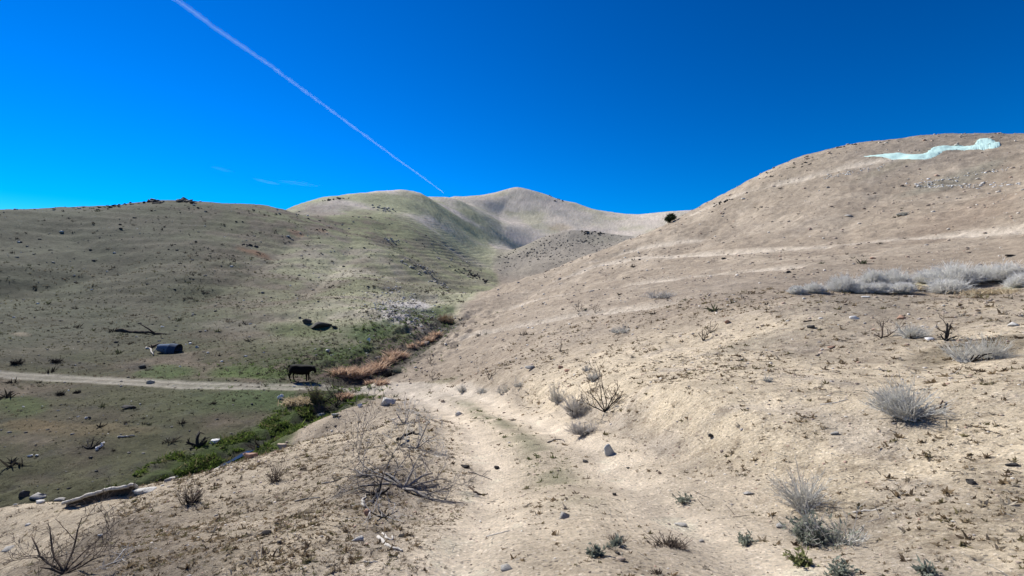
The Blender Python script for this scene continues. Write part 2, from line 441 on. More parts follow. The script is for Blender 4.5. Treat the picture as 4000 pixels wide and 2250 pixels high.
# ------------------------------------------------------------------ terrain mesh, split into the pieces of the setting
def build_terrain():
    def d(a): return np.radians(a)
    az = np.concatenate([np.linspace(d(-180), d(-56), 60, endpoint=False), np.linspace(d(-56), d(56), 800, endpoint=False), np.linspace(d(56), d(180), 61)])
    lr = np.concatenate([[0.05, 0.5], np.exp(np.linspace(math.log(1.1), math.log(60), 480, endpoint=False)), np.exp(np.linspace(math.log(60), math.log(900), 280, endpoint=False)), np.exp(np.linspace(math.log(900), math.log(4000), 30))])
    AZ, R = np.meshgrid(az, lr)
    X = R * np.sin(AZ); Y = R * np.cos(AZ)
    x, y = X.ravel(), Y.ravel()
    z = np.concatenate([height(x[i:i + 60000], y[i:i + 60000]) for i in range(0, x.size, 60000)])
    nr, nc = X.shape
    Vv = np.stack([x, y, z], 1)
    # normals of the whole sheet, kept on every piece
    G = Vv.reshape(nr, nc, 3)
    du = np.gradient(G, axis=1); dv = np.gradient(G, axis=0)
    Nn = np.cross(du, dv); Nn /= np.linalg.norm(Nn, axis=2, keepdims=True) + 1e-12
    Nn[Nn[..., 2] < 0] *= -1
    Nn = Nn.reshape(-1, 3)
    r = np.hypot(x, y)
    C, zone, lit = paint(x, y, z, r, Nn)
    C = np.column_stack([C, lit])
    idx = np.arange(nr * nc).reshape(nr, nc)
    q = np.stack([idx[:-1, :-1], idx[:-1, 1:], idx[1:, 1:], idx[1:, :-1]], -1).reshape(-1, 4)
    # face winding up
    fz = zone[q[:, 0]]
    names = ['ground', 'track', 'path', 'hillside_left', 'hillside_right', 'hills_far', 'creek_bed']
    a, b_, c = Vv[q[0, 0]], Vv[q[0, 1]], Vv[q[0, 2]]
    if np.cross(b_ - a, c - a)[2] < 0: q = q[:, ::-1]
    for k, nm in enumerate(names):
        f = q[fz == k]
        if len(f) == 0: continue
        used, inv = np.unique(f, return_inverse=True)
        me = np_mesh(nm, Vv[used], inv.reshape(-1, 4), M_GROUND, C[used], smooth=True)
        me.normals_split_custom_set_from_vertices(Nn[used].astype(np.float32))
        tag(add(nm, me), kind='structure')

def blob(x, y, u, v, ru, rv, seed=0, wob=0.5):
    """patch of ground round the place seen at (u, v), measured on the ground"""
    p = ray_xy(base_height, u, v); 
    if p is None: return np.zeros_like(x)
    p2 = ray_xy(base_height, u, v - rv) or p
    ry = max(abs(p2[1] - p[1]), 0.3); rx = ru * p[1] / F
    d = np.hypot((x - p[0] - (p[0] / p[1]) * (y - p[1])) / rx, (y - p[1]) / ry)
    out = np.zeros_like(x); k = d < 2.0
    out[k] = 1 - sstep(0.55, 1.25, d[k] + wob * fbm(x[k], y[k], rx * 0.9, 3, seed + 3))
    return out

def mixc(C, c, m):
    return C * (1 - m[:, None]) + np.array(c)[None] * m[:, None]

def paint(x, y, z, r, Nn):
    n_big = fbm(x, y, 40, 4, 101); n_mid = fbm(x, y, 9, 4, 102); n_sm = fbm(x, y, 1.6, 4, 103); n_xs = fbm(x, y, 0.45, 3, 104)
    td, ts = dist_line(x, y, TRACK, True); ld, _ = dist_line(x, y, TRAIL, True)
    cd, _ = dist_line(x, y, CREEK_UP, True); gd, _ = dist_line(x, y, GULLY)
    az = np.degrees(np.arctan2(x, y))
    # side of the valley: creek line carried up the valley
    VAL = np.vstack([GULLY[::-1], CREEK_UP, line_xy([(462,305.5),(475,294)]), [((u - CU) / F * yy, yy) for u, yy in ((500,180),(492,285),(500,350),(515,450),(530,600),(520,800))]])
    vd, _ = dist_line(x, y, VAL, True, None)            # + on the right-hand side
    right = sstep(-1.5, 1.5, vd)
    far = sstep(220, 300, r)
    tan_dirt = np.array((0.335, 0.275, 0.205))
    C = np.tile(tan_dirt, (len(x), 1))
    C = mixc(C, (0.41, 0.342, 0.258), sstep(-0.1, 0.35, n_mid) * 0.8)
    C = mixc(C, (0.265, 0.225, 0.182), sstep(0.05, 0.5, -n_big) * 0.6)
    # pale sand close to the track
    near = (1 - sstep(16, 30, r))
    sand = near * sstep(-0.35, 0.25, n_mid + 0.35 + 0.4 * n_sm)
    C = mixc(C, (0.67, 0.56, 0.395), sand * 0.9)
    C = mixc(C, (0.40, 0.345, 0.28), near * sstep(0.12, 0.45, n_sm) * 0.55)
    C = mixc(C, (0.37, 0.315, 0.25), near * sstep(10, 16, r) * sstep(0.0, 0.3, -n_mid) * 0.7)
    C = mixc(C, (0.40, 0.335, 0.245), near * sstep(-1.9, -3.0, td) * 0.8 * (1 - sstep(0.0, 0.6, n_mid)))
    # left flat and hillside: thin grass over dark soil
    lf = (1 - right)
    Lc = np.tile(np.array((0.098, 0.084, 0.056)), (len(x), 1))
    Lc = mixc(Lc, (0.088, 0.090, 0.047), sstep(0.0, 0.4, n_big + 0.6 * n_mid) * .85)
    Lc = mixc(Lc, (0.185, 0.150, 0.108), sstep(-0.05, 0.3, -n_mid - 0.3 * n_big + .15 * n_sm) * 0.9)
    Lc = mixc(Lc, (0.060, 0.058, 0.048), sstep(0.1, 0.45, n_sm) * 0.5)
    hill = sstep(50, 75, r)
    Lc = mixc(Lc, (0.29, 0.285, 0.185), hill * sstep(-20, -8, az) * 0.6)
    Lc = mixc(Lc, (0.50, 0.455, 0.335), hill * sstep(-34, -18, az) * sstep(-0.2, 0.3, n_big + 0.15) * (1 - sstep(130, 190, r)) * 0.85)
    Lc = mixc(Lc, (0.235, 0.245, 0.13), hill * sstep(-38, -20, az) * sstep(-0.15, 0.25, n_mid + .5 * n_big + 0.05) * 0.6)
    Lc = mixc(Lc, (0.085, 0.092, 0.062), hill * (1 - sstep(-44, -20, az)) * 0.8)  # darker leftwards: lens vignette partly put into the grass colour
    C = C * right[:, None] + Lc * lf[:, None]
    # far hills
    Fc = np.tile(np.array((0.52, 0.46, 0.375)), (len(x), 1))
    Fc = mixc(Fc, (0.45, 0.415, 0.30), sstep(0.0, 0.35, n_big))
    Fc = mixc(Fc, (0.57, 0.495, 0.415), sstep(0.0, 0.4, -n_big))
    Fc = mixc(Fc, (0.34, 0.345, 0.20), (1 - sstep(-4, 0.5, az)) * sstep(-0.35, 0.2, n_big + 0.1) * (1 - sstep(360, 520, r)) * 0.9)
    C = C * (1 - far[:, None]) + Fc * far[:, None]
    spur = right * sstep(190, 215, r) * (1 - sstep(330, 345, r)) * sstep(-3, -1, az) * (1 - sstep(14, 15, az))
    C = mixc(C, (0.22, 0.20, 0.165), spur * 0.8)
    C = mixc(C, (0.40, 0.34, 0.27), spur * (1 - sstep(198, 212, r)) * 0.6)
    # soil scars, erosion, rust-coloured cuts, green seeps
    for (u, v, ru, rv, c, w) in (
        (255,249,17,2.5,(0.20,0.115,0.065),.9),(296,230.5,9,2,(0.27,0.17,0.11),.8),(322,229,7,2,(0.25,0.17,0.11),.7),
        (402,310,24,9,(0.50,0.46,0.41),.95),(418,306,14,8,(0.52,0.48,0.44),.9),
        (20,334,12,2,(0.25,0.21,0.15),.7),(560,228,14,4,(0.36,0.28,0.18),.5),
        (250,372,45,6,(0.085,0.125,0.035),.85),(165,371,30,8,(0.075,0.11,0.036),.8),(330,357,18,8,(0.085,0.115,0.04),.7),
        (20,405,30,9,(0.075,0.10,0.034),.7),(300,331,40,8,(0.10,0.125,0.05),.7),(385,333,40,10,(0.085,0.125,0.045),.75),
        (430,318,24,8,(0.09,0.13,0.05),.7),(230,325,40,6,(0.20,0.18,0.14),.6),(90,430,60,8,(0.16,0.125,0.07),.6),(30,425,30,7,(0.155,0.115,0.06),.6),
        (60,362,35,6,(0.075,0.068,0.052),.7),(140,366,14,4,(0.06,0.055,0.045),.8),(60,395,40,4,(0.08,0.072,0.05),.6),(90,450,26,5,(0.085,0.075,0.055),.6),(40,478,26,6,(0.10,0.085,0.06),.6),
        (350,365,14,6,(0.10,0.085,0.06),.6),(395,345,14,8,(0.09,0.078,0.058),.6),(440,383,22,4,(0.19,0.18,0.11),.6),
        (520,443,26,14,(0.24,0.215,0.13),.0),(915,286,20,4,(0.42,0.38,0.25),.9),(995,291,30,4,(0.38,0.36,0.26),.9),(860,297,60,3,(0.28,0.24,0.18),.5),
        (960,350,50,12,(0.20,0.165,0.11),.8),(1010,345,30,10,(0.18,0.15,0.10),.7),(760,345,60,9,(0.27,0.235,0.18),.6),(880,330,120,20,(0.285,0.235,0.18),.5),
        (950,172,70,8,(0.255,0.235,0.18),.7),(900,158,50,4,(0.29,0.25,0.18),.6),(780,160,30,10,(0.25,0.19,0.145),.6),(960,215,70,14,(0.26,0.20,0.145),.6),
        (420,540,60,34,(0.22,0.185,0.14),.8),(380,500,44,26,(0.25,0.21,0.165),.7),(120,545,90,30,(0.20,0.165,0.125),.7),(480,548,30,22,(0.25,0.205,0.155),.6),
        (665,540,34,14,(0.27,0.22,0.165),.8),(620,545,30,24,(0.36,0.29,0.21),.6),(870,520,40,20,(0.30,0.255,0.19),.7),(960,510,60,40,(0.32,0.265,0.19),.5)):
        if w: C = mixc(C, c, blob(x, y, u, v, ru, rv, int(u)) * w)
    # green wet gully
    wet = (1 - sstep(1.5, 2.9, gd + 1.6 * n_mid + 0.9 * n_sm)) * sstep(-17.5, -15.2, x)
    C = mixc(C, (0.055, 0.085, 0.020), wet * 0.9)
    C = mixc(C, (0.035, 0.033, 0.028), (1 - sstep(0.5, 1.5, gd + 0.7 * n_sm)) * 0.85)
    acd = np.abs(cd)
    cdn = 1 - sstep(1.0, 3.2, acd + 1.2 * n_sm)
    C = mixc(C, (0.075, 0.068, 0.055), cdn * 0.85)
    C = mixc(C, (0.080, 0.115, 0.045), np.exp(-((cd + 6.5) / 4.) ** 2) * sstep(-0.1, 0.3, n_mid + 0.1) * 0.8)
    C = mixc(C, (0.115, 0.085, 0.070), np.exp(-((cd + 3.2) / 2.0) ** 2) * sstep(-0.2, 0.2, n_sm) * 0.85)
    # trampled earth at the crossing
    # terraces
    for L in TERR:
        d, _ = dist_line(x, y, L)
        C = mixc(C, (0.55, 0.475, 0.375), np.exp(-(d / 1.35) ** 2) * 0.95 * sstep(-0.5, 0.1, n_mid + 0.2))
    # track: bare wheel lanes, grass in the middle
    on = 1 - sstep(1.6, 2.1, np.abs(td) + 0.5 * n_sm)
    C = mixc(C, (0.61, 0.51, 0.375), on * 0.85)
    lanes = np.exp(-((np.abs(td) - 0.95) / 0.42) ** 2) * (1 - sstep(28, 36, r))
    C = mixc(C, (0.68, 0.575, 0.435), lanes * 0.9)
    mid = np.exp(-((td - 0.05) / 0.34) ** 2) * sstep(3.8, 6.5, r) * (1 - sstep(22, 28, r)) * sstep(-0.25, 0.15, n_sm + 0.1)
    C = mixc(C, (0.27, 0.25, 0.165), mid * 0.9)
    edge = np.exp(-((np.abs(td) - 1.85) / 0.28) ** 2) * (1 - sstep(24, 30, r)) * sstep(-.2, .2, n_sm + .1)
    C = mixc(C, (0.34, 0.29, 0.23), edge * 0.6)
    C = mixc(C, (0.46, 0.41, 0.34), on * sstep(20, 28, r) * 0.6)
    onl = np.exp(-((np.abs(ld) - 0.62) / 0.36) ** 2) + 0.5 * np.exp(-(ld / 0.5) ** 2)
    C = mixc(C, (0.36, 0.33, 0.265), np.clip(onl, 0, 1) * 0.85 * sstep(-0.5, 0.0, n_sm + 0.25))
    # small scale mottling
    far_m = sstep(45, 90, r)
    C = C * (1 + (0.22 + .16 * far_m) * n_sm + 0.16 * n_xs + (.10 + .22 * lf) * far_m * n_mid)[:, None]
    C = np.clip(C, 0.012, 0.7)
    zone = np.where(right > 0.5, 4, 3)
    zone = np.where((r < 34) | ((right < 0.5) & (r < 52)), 0, zone)
    zone = np.where(r > 235, 5, zone)
    zone = np.where((np.abs(td) < 1.7) & (r < 60), 1, zone)
    zone = np.where((np.abs(ld) < 1.2) & (r < 80), 2, zone)
    zone = np.where((acd < 1.6) | (gd < 2.6), np.where((zone == 1) | (zone == 2), zone, 6), zone)
    lit = 1 - 0.92 * np.clip(lanes + 0.55 * on + onl * .6, 0, 1)
    lit = lit * (1 - .55 * sstep(40, 140, r))
    return C, zone, lit
build_terrain()
#--MORE--
# ------------------------------------------------------------------ geometry kit
def bundle(base, d, L, curve, r0, r1, seg=3, sides=3):
    """many thin tapering stems at once"""
    base = np.asarray(base, float); n = len(base)
    t = np.linspace(0, 1, seg + 1)
    Lc = np.asarray(L).reshape(n, 1, 1)
    p = base[:, None, :] + d[:, None, :] * Lc * t[None, :, None] + np.asarray(curve)[:, None, :] * (t ** 2)[None, :, None]
    tang = d + 0.5 * np.asarray(curve) / np.maximum(np.asarray(L).reshape(n, 1), 1e-4)
    tang /= np.linalg.norm(tang, axis=1, keepdims=True) + 1e-9
    ref = np.where(np.abs(tang[:, 2:3]) > 0.9, np.array([[1., 0, 0]]), np.array([[0., 0, 1]]))
    a = np.cross(tang, ref); a /= np.linalg.norm(a, axis=1, keepdims=True) + 1e-9
    b = np.cross(tang, a)
    rr = (np.broadcast_to(np.asarray(r0, float).reshape(-1, 1), (n, 1)) * (1 - t) + np.broadcast_to(np.asarray(r1, float).reshape(-1, 1), (n, 1)) * t)
    ang = np.arange(sides) / sides * 2 * np.pi
    ring = np.cos(ang)[None, :, None] * a[:, None, :] + np.sin(ang)[None, :, None] * b[:, None, :]
    V = p[:, :, None, :] + rr[:, :, None, None] * ring[:, None, :, :]
    V = V.reshape(-1, 3)
    f = []
    for k in range(seg):
        for s_ in range(sides):
            s2 = (s_ + 1) % sides
            f.append((k * sides + s_, k * sides + s2, (k + 1) * sides + s2, (k + 1) * sides + s_))
    f = np.array(f)
    Fc = (f[None] + (np.arange(n) * (seg + 1) * sides)[:, None, None]).reshape(-1, 4)
    return V, Fc, p

def blades(base, d, L, curve, w, seg=2):
    """flat grass blades, tapering to a tip"""
    base = np.asarray(base, float); n = len(base)
    side = np.cross(d, RNG.normal(size=(n, 3))); side /= np.linalg.norm(side, axis=1, keepdims=True) + 1e-9
    L = np.asarray(L).reshape(n, 1); w = np.broadcast_to(np.asarray(w, float).reshape(-1, 1), (n, 1))
    m = base + d * L * 0.55 + curve * 0.3; tip = base + d * L + curve
    V = np.stack([base - side * w, base + side * w, m + side * w * 0.8, m - side * w * 0.8, tip], 1).reshape(-1, 3)
    o = np.arange(n)[:, None, None] * 5
    Fc = (np.array([[0, 1, 2], [0, 2, 3], [3, 2, 4]])[None] + o).reshape(-1, 3)
    return V, Fc

def tube(pts, radii, sides=7, seed=0, rough=0.0, cap=True):
    pts = np.asarray(pts, float); n = len(pts)
    rg = np.random.default_rng(seed)
    tan = np.gradient(pts, axis=0); tan /= np.linalg.norm(tan, axis=1, keepdims=True) + 1e-9
    a = np.cross(tan[0], (0.1, 0.2, 1.0)); a /= np.linalg.norm(a) + 1e-9
    V = []
    ang = np.arange(sides) / sides * 2 * np.pi
    lobe = 1 + rough * rg.normal(size=sides)
    for i in range(n):
        a = a - tan[i] * a.dot(tan[i]); a /= np.linalg.norm(a) + 1e-9
        b = np.cross(tan[i], a)
        rr = radii[i] * (lobe + rough * 0.6 * rg.normal(size=sides))
        V.append(pts[i] + rr[:, None] * (np.cos(ang)[:, None] * a + np.sin(ang)[:, None] * b))
    V = np.concatenate(V)
    f = []
    for k in range(n - 1):
        for s_ in range(sides):
            s2 = (s_ + 1) % sides
            f.append((k * sides + s_, k * sides + s2, (k + 1) * sides + s2)); f.append((k * sides + s_, (k + 1) * sides + s2, (k + 1) * sides + s_))
    if cap:
        for s_ in range(1, sides - 1):
            f.append((0, s_ + 1, s_)); e = (n - 1) * sides; f.append((e, e + s_, e + s_ + 1))
    return V, np.array(f)

def merge(parts):
    Vs, Fs, o = [], [], 0
    for V, Fc in parts:
        Vs.append(V); Fs.append(np.asarray(Fc) + o); o += len(V)
    return np.concatenate(Vs), np.concatenate(Fs)

def ico(sub):
    import bmesh
    bm = bmesh.new(); bmesh.ops.create_icosphere(bm, subdivisions=sub, radius=1.0)
    V = np.array([v.co[:] for v in bm.verts]); Fc = np.array([[v.index for v in f.verts] for f in bm.faces]); bm.free()
    return V, Fc
ICO = {k: ico(k) for k in (1, 2, 3)}

def rock_geo(seed, sub=2, flat=0.65, cuts=14):
    rg = np.random.default_rng(seed)
    V, Fc = ICO[sub]; V = V.copy()
    for _ in range(cuts):
        n = rg.normal(size=3); n /= np.linalg.norm(n); dd = rg.uniform(0.38, 0.78)
        over = np.maximum(V @ n - dd, 0)
        V -= over[:, None] * n
    V *= 1 + 0.05 * rg.normal(size=(len(V), 1))
    V *= np.array([rg.uniform(0.9, 1.3), rg.uniform(0.75, 1.0), flat * rg.uniform(0.85, 1.15)])
    V /= np.abs(V[:, 0]).max()
    return V, Fc

def unit(v): return v / (np.linalg.norm(v, axis=-1, keepdims=True) + 1e-9)

def dome_dirs(n, spread, rg, lean=(0, 0, 0)):
    th = spread * np.sqrt(rg.random(n)); ph = rg.random(n) * 2 * np.pi
    d = np.stack([np.sin(th) * np.cos(ph), np.sin(th) * np.sin(ph), np.cos(th)], 1) + np.array(lean)
    return unit(d)

# ------------------------------------------------------------------ materials of things
MAT = {}
def M(name, *a, **k):
    if name not in MAT: MAT[name] = mat_noise(name, *a, **k)
    return MAT[name]
M('stone_grey', (0.20, 0.19, 0.17), (0.42, 0.40, 0.36), 6, bump=.5)
M('stone_pale', (0.36, 0.34, 0.30), (0.60, 0.58, 0.53), 5, bump=.5)
M('stone_white', (0.55, 0.54, 0.52), (0.78, 0.77, 0.74), 5, bump=.4)
M('stone_red', (0.26, 0.155, 0.105), (0.42, 0.27, 0.19), 6, bump=.5)
M('stone_tan', (0.27, 0.215, 0.16), (0.45, 0.365, 0.28), 6, bump=.5)
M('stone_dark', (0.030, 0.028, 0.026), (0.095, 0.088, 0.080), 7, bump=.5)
M('stone_blue', (0.26, 0.28, 0.29), (0.46, 0.48, 0.48), 9, bump=.5, c3=(0.38, 0.40, 0.40))
M('wood_pale', (0.30, 0.275, 0.235), (0.56, 0.525, 0.47), 9, bump=.5)
M('wood_grey', (0.13, 0.115, 0.10), (0.30, 0.275, 0.245), 12, bump=.5)
M('wood_brown', (0.045, 0.033, 0.025), (0.12, 0.088, 0.064), 12, bump=.5)
M('wood_charred', (0.010, 0.009, 0.009), (0.045, 0.040, 0.036), 14, bump=.5)
M('twig_pale', (0.46, 0.44, 0.385), (0.70, 0.68, 0.61), 5, bump=0)
M('twig_white', (0.68, 0.665, 0.61), (0.88, 0.86, 0.81), 5, bump=0)
M('twig_grey', (0.40, 0.375, 0.34), (0.64, 0.61, 0.56), 5, bump=0)
M('twig_brown', (0.10, 0.078, 0.058), (0.22, 0.175, 0.135), 5, bump=0)
MAT['leaf_sage'] = mat_leaf('leaf_sage', (0.16, 0.18, 0.135), (0.34, 0.36, 0.29), 6)
MAT['leaf_green'] = mat_leaf('leaf_green', (0.13, 0.145, 0.055), (0.30, 0.31, 0.13), 4)
MAT['leaf_juniper'] = mat_leaf('leaf_juniper', (0.012, 0.022, 0.010), (0.045, 0.062, 0.026), 3, .2)
MAT['reed_straw'] = mat_leaf('reed_straw', (0.40, 0.27, 0.18), (0.68, 0.51, 0.37), 1.6)
MAT['grass_straw'] = mat_leaf('grass_straw', (0.36, 0.29, 0.18), (0.60, 0.50, 0.34), 2.5)
MAT['blade_tint'] = mat_leaf('blade_tint', (0.8, 0.8, 0.8), (1.25, 1.25, 1.25), 6, .35, True)
M('paint_mint', (0.40, 0.58, 0.535), (0.52, 0.70, 0.65), 2.5, bump=.4)
M('stuff_tint', (0.72, 0.72, 0.72), (1.18, 1.18, 1.18), 9, bump=.3, attr=True)
M('hide_black', (0.0035, 0.003, 0.003), (0.007, 0.006, 0.006), 9, rough=0.75, spec=0.08, bump=.1)
M('plastic_blue', (0.075, 0.11, 0.165), (0.11, 0.155, 0.22), 2.5, rough=0.85, spec=0.08, bump=.05)
M('plastic_blue_dark', (0.03, 0.05, 0.085), (0.045, 0.07, 0.115), 2.5, rough=0.85, spec=0.08, bump=.05)
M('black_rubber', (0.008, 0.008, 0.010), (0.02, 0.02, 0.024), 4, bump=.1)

# ------------------------------------------------------------------ builders of single things
def normal_at(x, y, e=0.25):
    h = height(np.array([x - e, x + e, x, x]), np.array([y, y, y - e, y + e]))
    n = Vector((-(h[1] - h[0]) / (2 * e), -(h[3] - h[2]) / (2 * e), 1)); n.normalize()
    return n

_rock_cache = {}
def rock(u, v, w, h, mat, label, group=None, name='rock', flat=None, seed=None, sub=2, tilt=0.25, cat='rock', sink=0.3):
    """w, h: width and height of the stone in pixels as it shows"""
    p = P(u, v); px = p[1] / F
    sd = seed if seed is not None else random.randint(0, 11)
    key = (sd, mat, sub, name)
    if key not in _rock_cache:
        V, Fc = rock_geo(sd * 7 + 3, sub)
        _rock_cache[key] = np_mesh(name, V, Fc, MAT[mat])
    me = _rock_cache[key]
    hw = w * px / 2; hh = max(h * px / 2, 0.25 * hw) / 0.65
    o = add(name, me, None, (p[0], p[1], p[2] + h * px * (0.5 - sink)), (random.uniform(-tilt, tilt), random.uniform(-tilt, tilt), random.uniform(-.5, .5)), (hw, hw * random.uniform(0.7, 1.0), hh))
    return tag(o, label, cat, group)

def shrub(u, v, w, h, label, n=260, twigs=5, mat='twig_pale', leaf=None, leaf_n=0, name='sagebrush', group=None, spread=1.25, lean=(0, 0, 0), cat='shrub', core='wood_charred', rad=0.004, seed=None, droop=0.12, ragged=1.0):
    p = P(u, v); px = p[1] / F
    rg = np.random.default_rng(seed if seed is not None else int(u * 31 + v * 17))
    W, H = w * px / 2, h * px
    e = empty(name, (p[0], p[1], p[2] - 0.02))
    tag(e, label, cat, group)
    d = dome_dirs(n, spread, rg, lean)
    # ellipsoid envelope
    Lmax = 1 / np.sqrt((d[:, 0] ** 2 + d[:, 1] ** 2) / W ** 2 + d[:, 2] ** 2 / H ** 2)
    nc_ = int(rg.integers(3, 6)); cl_ = rg.integers(0, nc_, n); cb = rg.normal(size=(nc_, 3)) * np.array([W * .28, W * .22, 0]); ch = 1 - (1 - rg.uniform(.55, 1.05, nc_)) * ragged; cb *= ragged
    d = unit(d + rg.normal(size=(nc_, 3))[cl_] * np.array([.28, .28, .05]) * ragged)
    L = Lmax * ch[cl_] * (1 - (.7 - 0.75 * rg.random(n) ** .8) * ragged)
    base = cb[cl_] + rg.normal(size=(n, 3)) * np.array([W * .09, W * .09, 0])
    cur = rg.normal(size=(n, 3)) * L[:, None] * 0.10 + np.array([0, 0, droop]) * L[:, None]
    rad = max(rad, 0.16 * px)
    V, Fc, path = bundle(base, d, L, cur, rad * 1.7, rad * 0.6, 3, 3)
    tag(add('stems', np_mesh('stems', V, Fc, MAT[mat]), e), kind='stuff')
    if twigs:
        k = rg.integers(0, n, n * twigs); t = rg.uniform(0.35, 1.0, n * twigs)
        q = path[k]; f = t * 3; i0 = np.minimum(f.astype(int), 2); fr = (f - i0)[:, None]
        st = q[np.arange(len(k)), i0] * (1 - fr) + q[np.arange(len(k)), i0 + 1] * fr
        td = unit(d[k] + rg.normal(size=(len(k), 3)) * 0.55 + np.array([0, 0, 0.25]))
        tl = L[k] * rg.uniform(0.12, 0.34, len(k))
        V2, F2, _ = bundle(st, td, tl, rg.normal(size=(len(k), 3)) * tl[:, None] * .12, rad * 0.75, rad * 0.4, 1, 3)
        tag(add('twigs', np_mesh('twigs', V2, F2, MAT[mat]), e), kind='stuff')
    if leaf_n:
        k = rg.integers(0, n, leaf_n); t = rg.uniform(0.25, 1.0, leaf_n)
        q = path[k]; f = t * 3; i0 = np.minimum(f.astype(int), 2); fr = (f - i0)[:, None]
        st = q[np.arange(leaf_n), i0] * (1 - fr) + q[np.arange(leaf_n), i0 + 1] * fr + rg.normal(size=(leaf_n, 3)) * W * 0.05
        dl = unit(d[k] + rg.normal(size=(leaf_n, 3)) * 0.9)
        ll = np.maximum(0.028, 1.1 * px) * rg.uniform(0.7, 1.5, leaf_n)
        V3, F3 = blades(st, dl, ll, rg.normal(size=(leaf_n, 3)) * ll[:, None] * .2, ll.mean() * 0.22)
        tag(add('foliage', np_mesh('foliage', V3, F3, MAT[leaf]), e), kind='stuff')
    if core:   # woody crown at the base
        parts = []
        for i in range(7):
            a = rg.uniform(0, 6.28); dd = np.array([math.cos(a), math.sin(a), rg.uniform(0.1, 0.9)])
            l_ = H * rg.uniform(0.3, 0.55)
            pts = [np.zeros(3), dd * l_ * .5 + rg.normal(size=3) * l_ * .08, dd * l_]
            parts.append(tube(pts, [rad * 6, rad * 4.5, rad * 2], 5, i, .15))
        V4, F4 = merge(parts)
        tag(add('base_wood', np_mesh('base_wood', V4, F4, MAT[core]), e), kind='stuff')
    return e

def grow(rg, p0, d0, L, r, depth, out, gravity=0.0, kids=(2, 4), bend=0.35, shrink=0.62):
    """a branching dead limb; out collects (points, radii, depth)"""
    n = 5; pts = [np.array(p0, float)]; d = np.array(d0, float); d /= np.linalg.norm(d)
    for i in range(n):
        d = unit(d + rg.normal(size=3) * bend * 0.35 + np.array([0, 0, gravity]))
        pts.append(pts[-1] + d * L / n)
    rad = np.linspace(r, r * 0.5, n + 1)
    out.append((pts, rad, depth))
    if depth <= 0: return
    for k in range(rg.integers(kids[0], kids[1] + 1)):
        i = rg.integers(2, n + 1)
        dn = unit(d + rg.normal(size=3) * 0.75)
        grow(rg, pts[i], dn, L * shrink * rg.uniform(0.7, 1.1), rad[i] * 0.62, depth - 1, out, gravity, kids, bend, shrink)

def dead_shrub(u, v, limbs, label, mat='wood_grey', twig='twig_grey', name='dead_shrub', depth=3, group=None, cat='shrub', seed=1, rbase=0.02, kids=(2, 4), gravity=0.02, char=None, upish=True):
    """limbs: (du, dv, depth offset in m) pixel targets of the main limbs relative to the root"""
    p = P(u, v); px = p[1] / F
    rg = np.random.default_rng(seed)
    e = empty(name, (p[0], p[1], p[2])); tag(e, label, cat, group)
    thick, thin = [], []
    for (du, dv, dy) in limbs:
        y2 = p[1] + dy
        tgt = np.array([(u + du - CU) / F * y2 - p[0], dy, (CV - v - dv) / F * y2 - p[2]])
        g = height(p[0] + tgt[0], p[1] + tgt[1])[0] - p[2] + rbase
        tgt[2] = max(tgt[2], g)
        L = np.linalg.norm(tgt)
        grow(rg, (0, 0, 0), tgt, L, rbase * rg.uniform(0.7, 1.1), depth, (out := []), gravity, kids)
        for (pts, rad, dep) in out:
            pts = np.array(pts)
            gz = height(p[0] + pts[:, 0], p[1] + pts[:, 1]) - p[2] + rad * 0.8
            pts[1:, 2] = np.maximum(pts[1:, 2], gz[1:])
            rad = np.maximum(rad, 0.17 * px)
            (thick if dep >= depth - 0 else thin).append(tube(pts, rad, 6 if dep >= depth else 4, 3, .08, dep >= depth))
    V, Fc = merge(thick); tag(add('limbs', np_mesh('limbs', V, Fc, MAT[char or mat]), e), kind='stuff')
    if thin:
        V, Fc = merge(thin); tag(add('twigs', np_mesh('twigs', V, Fc, MAT[twig]), e), kind='stuff')
    return e

def stick(uv, r_px, mat, label, name='stick', cat='branch', group=None, forks=2, seed=0, lift=0.6):
    pts = []
    for (u, v) in uv:
        p = P(u, v); pts.append(p)
    pts = np.array(pts); px = pts[:, 1].mean() / F
    r = r_px * px
    o0 = pts[0].copy()
    rg = np.random.default_rng(seed)
    # smooth resample
    t = np.linspace(0, len(pts) - 1, 4 * (len(pts) - 1) + 1)
    q = np.stack([np.interp(t, np.arange(len(pts)), pts[:, k]) for k in range(3)], 1)
    q[:, 2] = np.maximum(q[:, 2], height(q[:, 0], q[:, 1])) + r * lift
    q += rg.normal(size=q.shape) * r * 0.35
    rad = np.linspace(r * 1.15, r * 0.55, len(q))
    e = empty(name, o0); tag(e, label, cat, group)
    V, Fc = tube(q - o0, rad, 7, seed, .12); add('shaft', np_mesh('shaft', V, Fc, MAT[mat]), e)
    for i in range(forks):
        k = rg.integers(1, len(q) - 1); d = unit(np.array([rg.normal(), rg.normal() * .6, abs(rg.normal()) * .7])); l_ = np.linalg.norm(q[-1] - q[0]) * rg.uniform(.12, .3)
        V, Fc = tube([q[k] - o0, q[k] - o0 + d * l_ * .5, q[k] - o0 + d * l_ + rg.normal(size=3) * l_ * .1], [r * .6, r * .45, r * .25], 5, i)
        add('side_twig', np_mesh('side_twig', V, Fc, MAT[mat]), e)
    return e

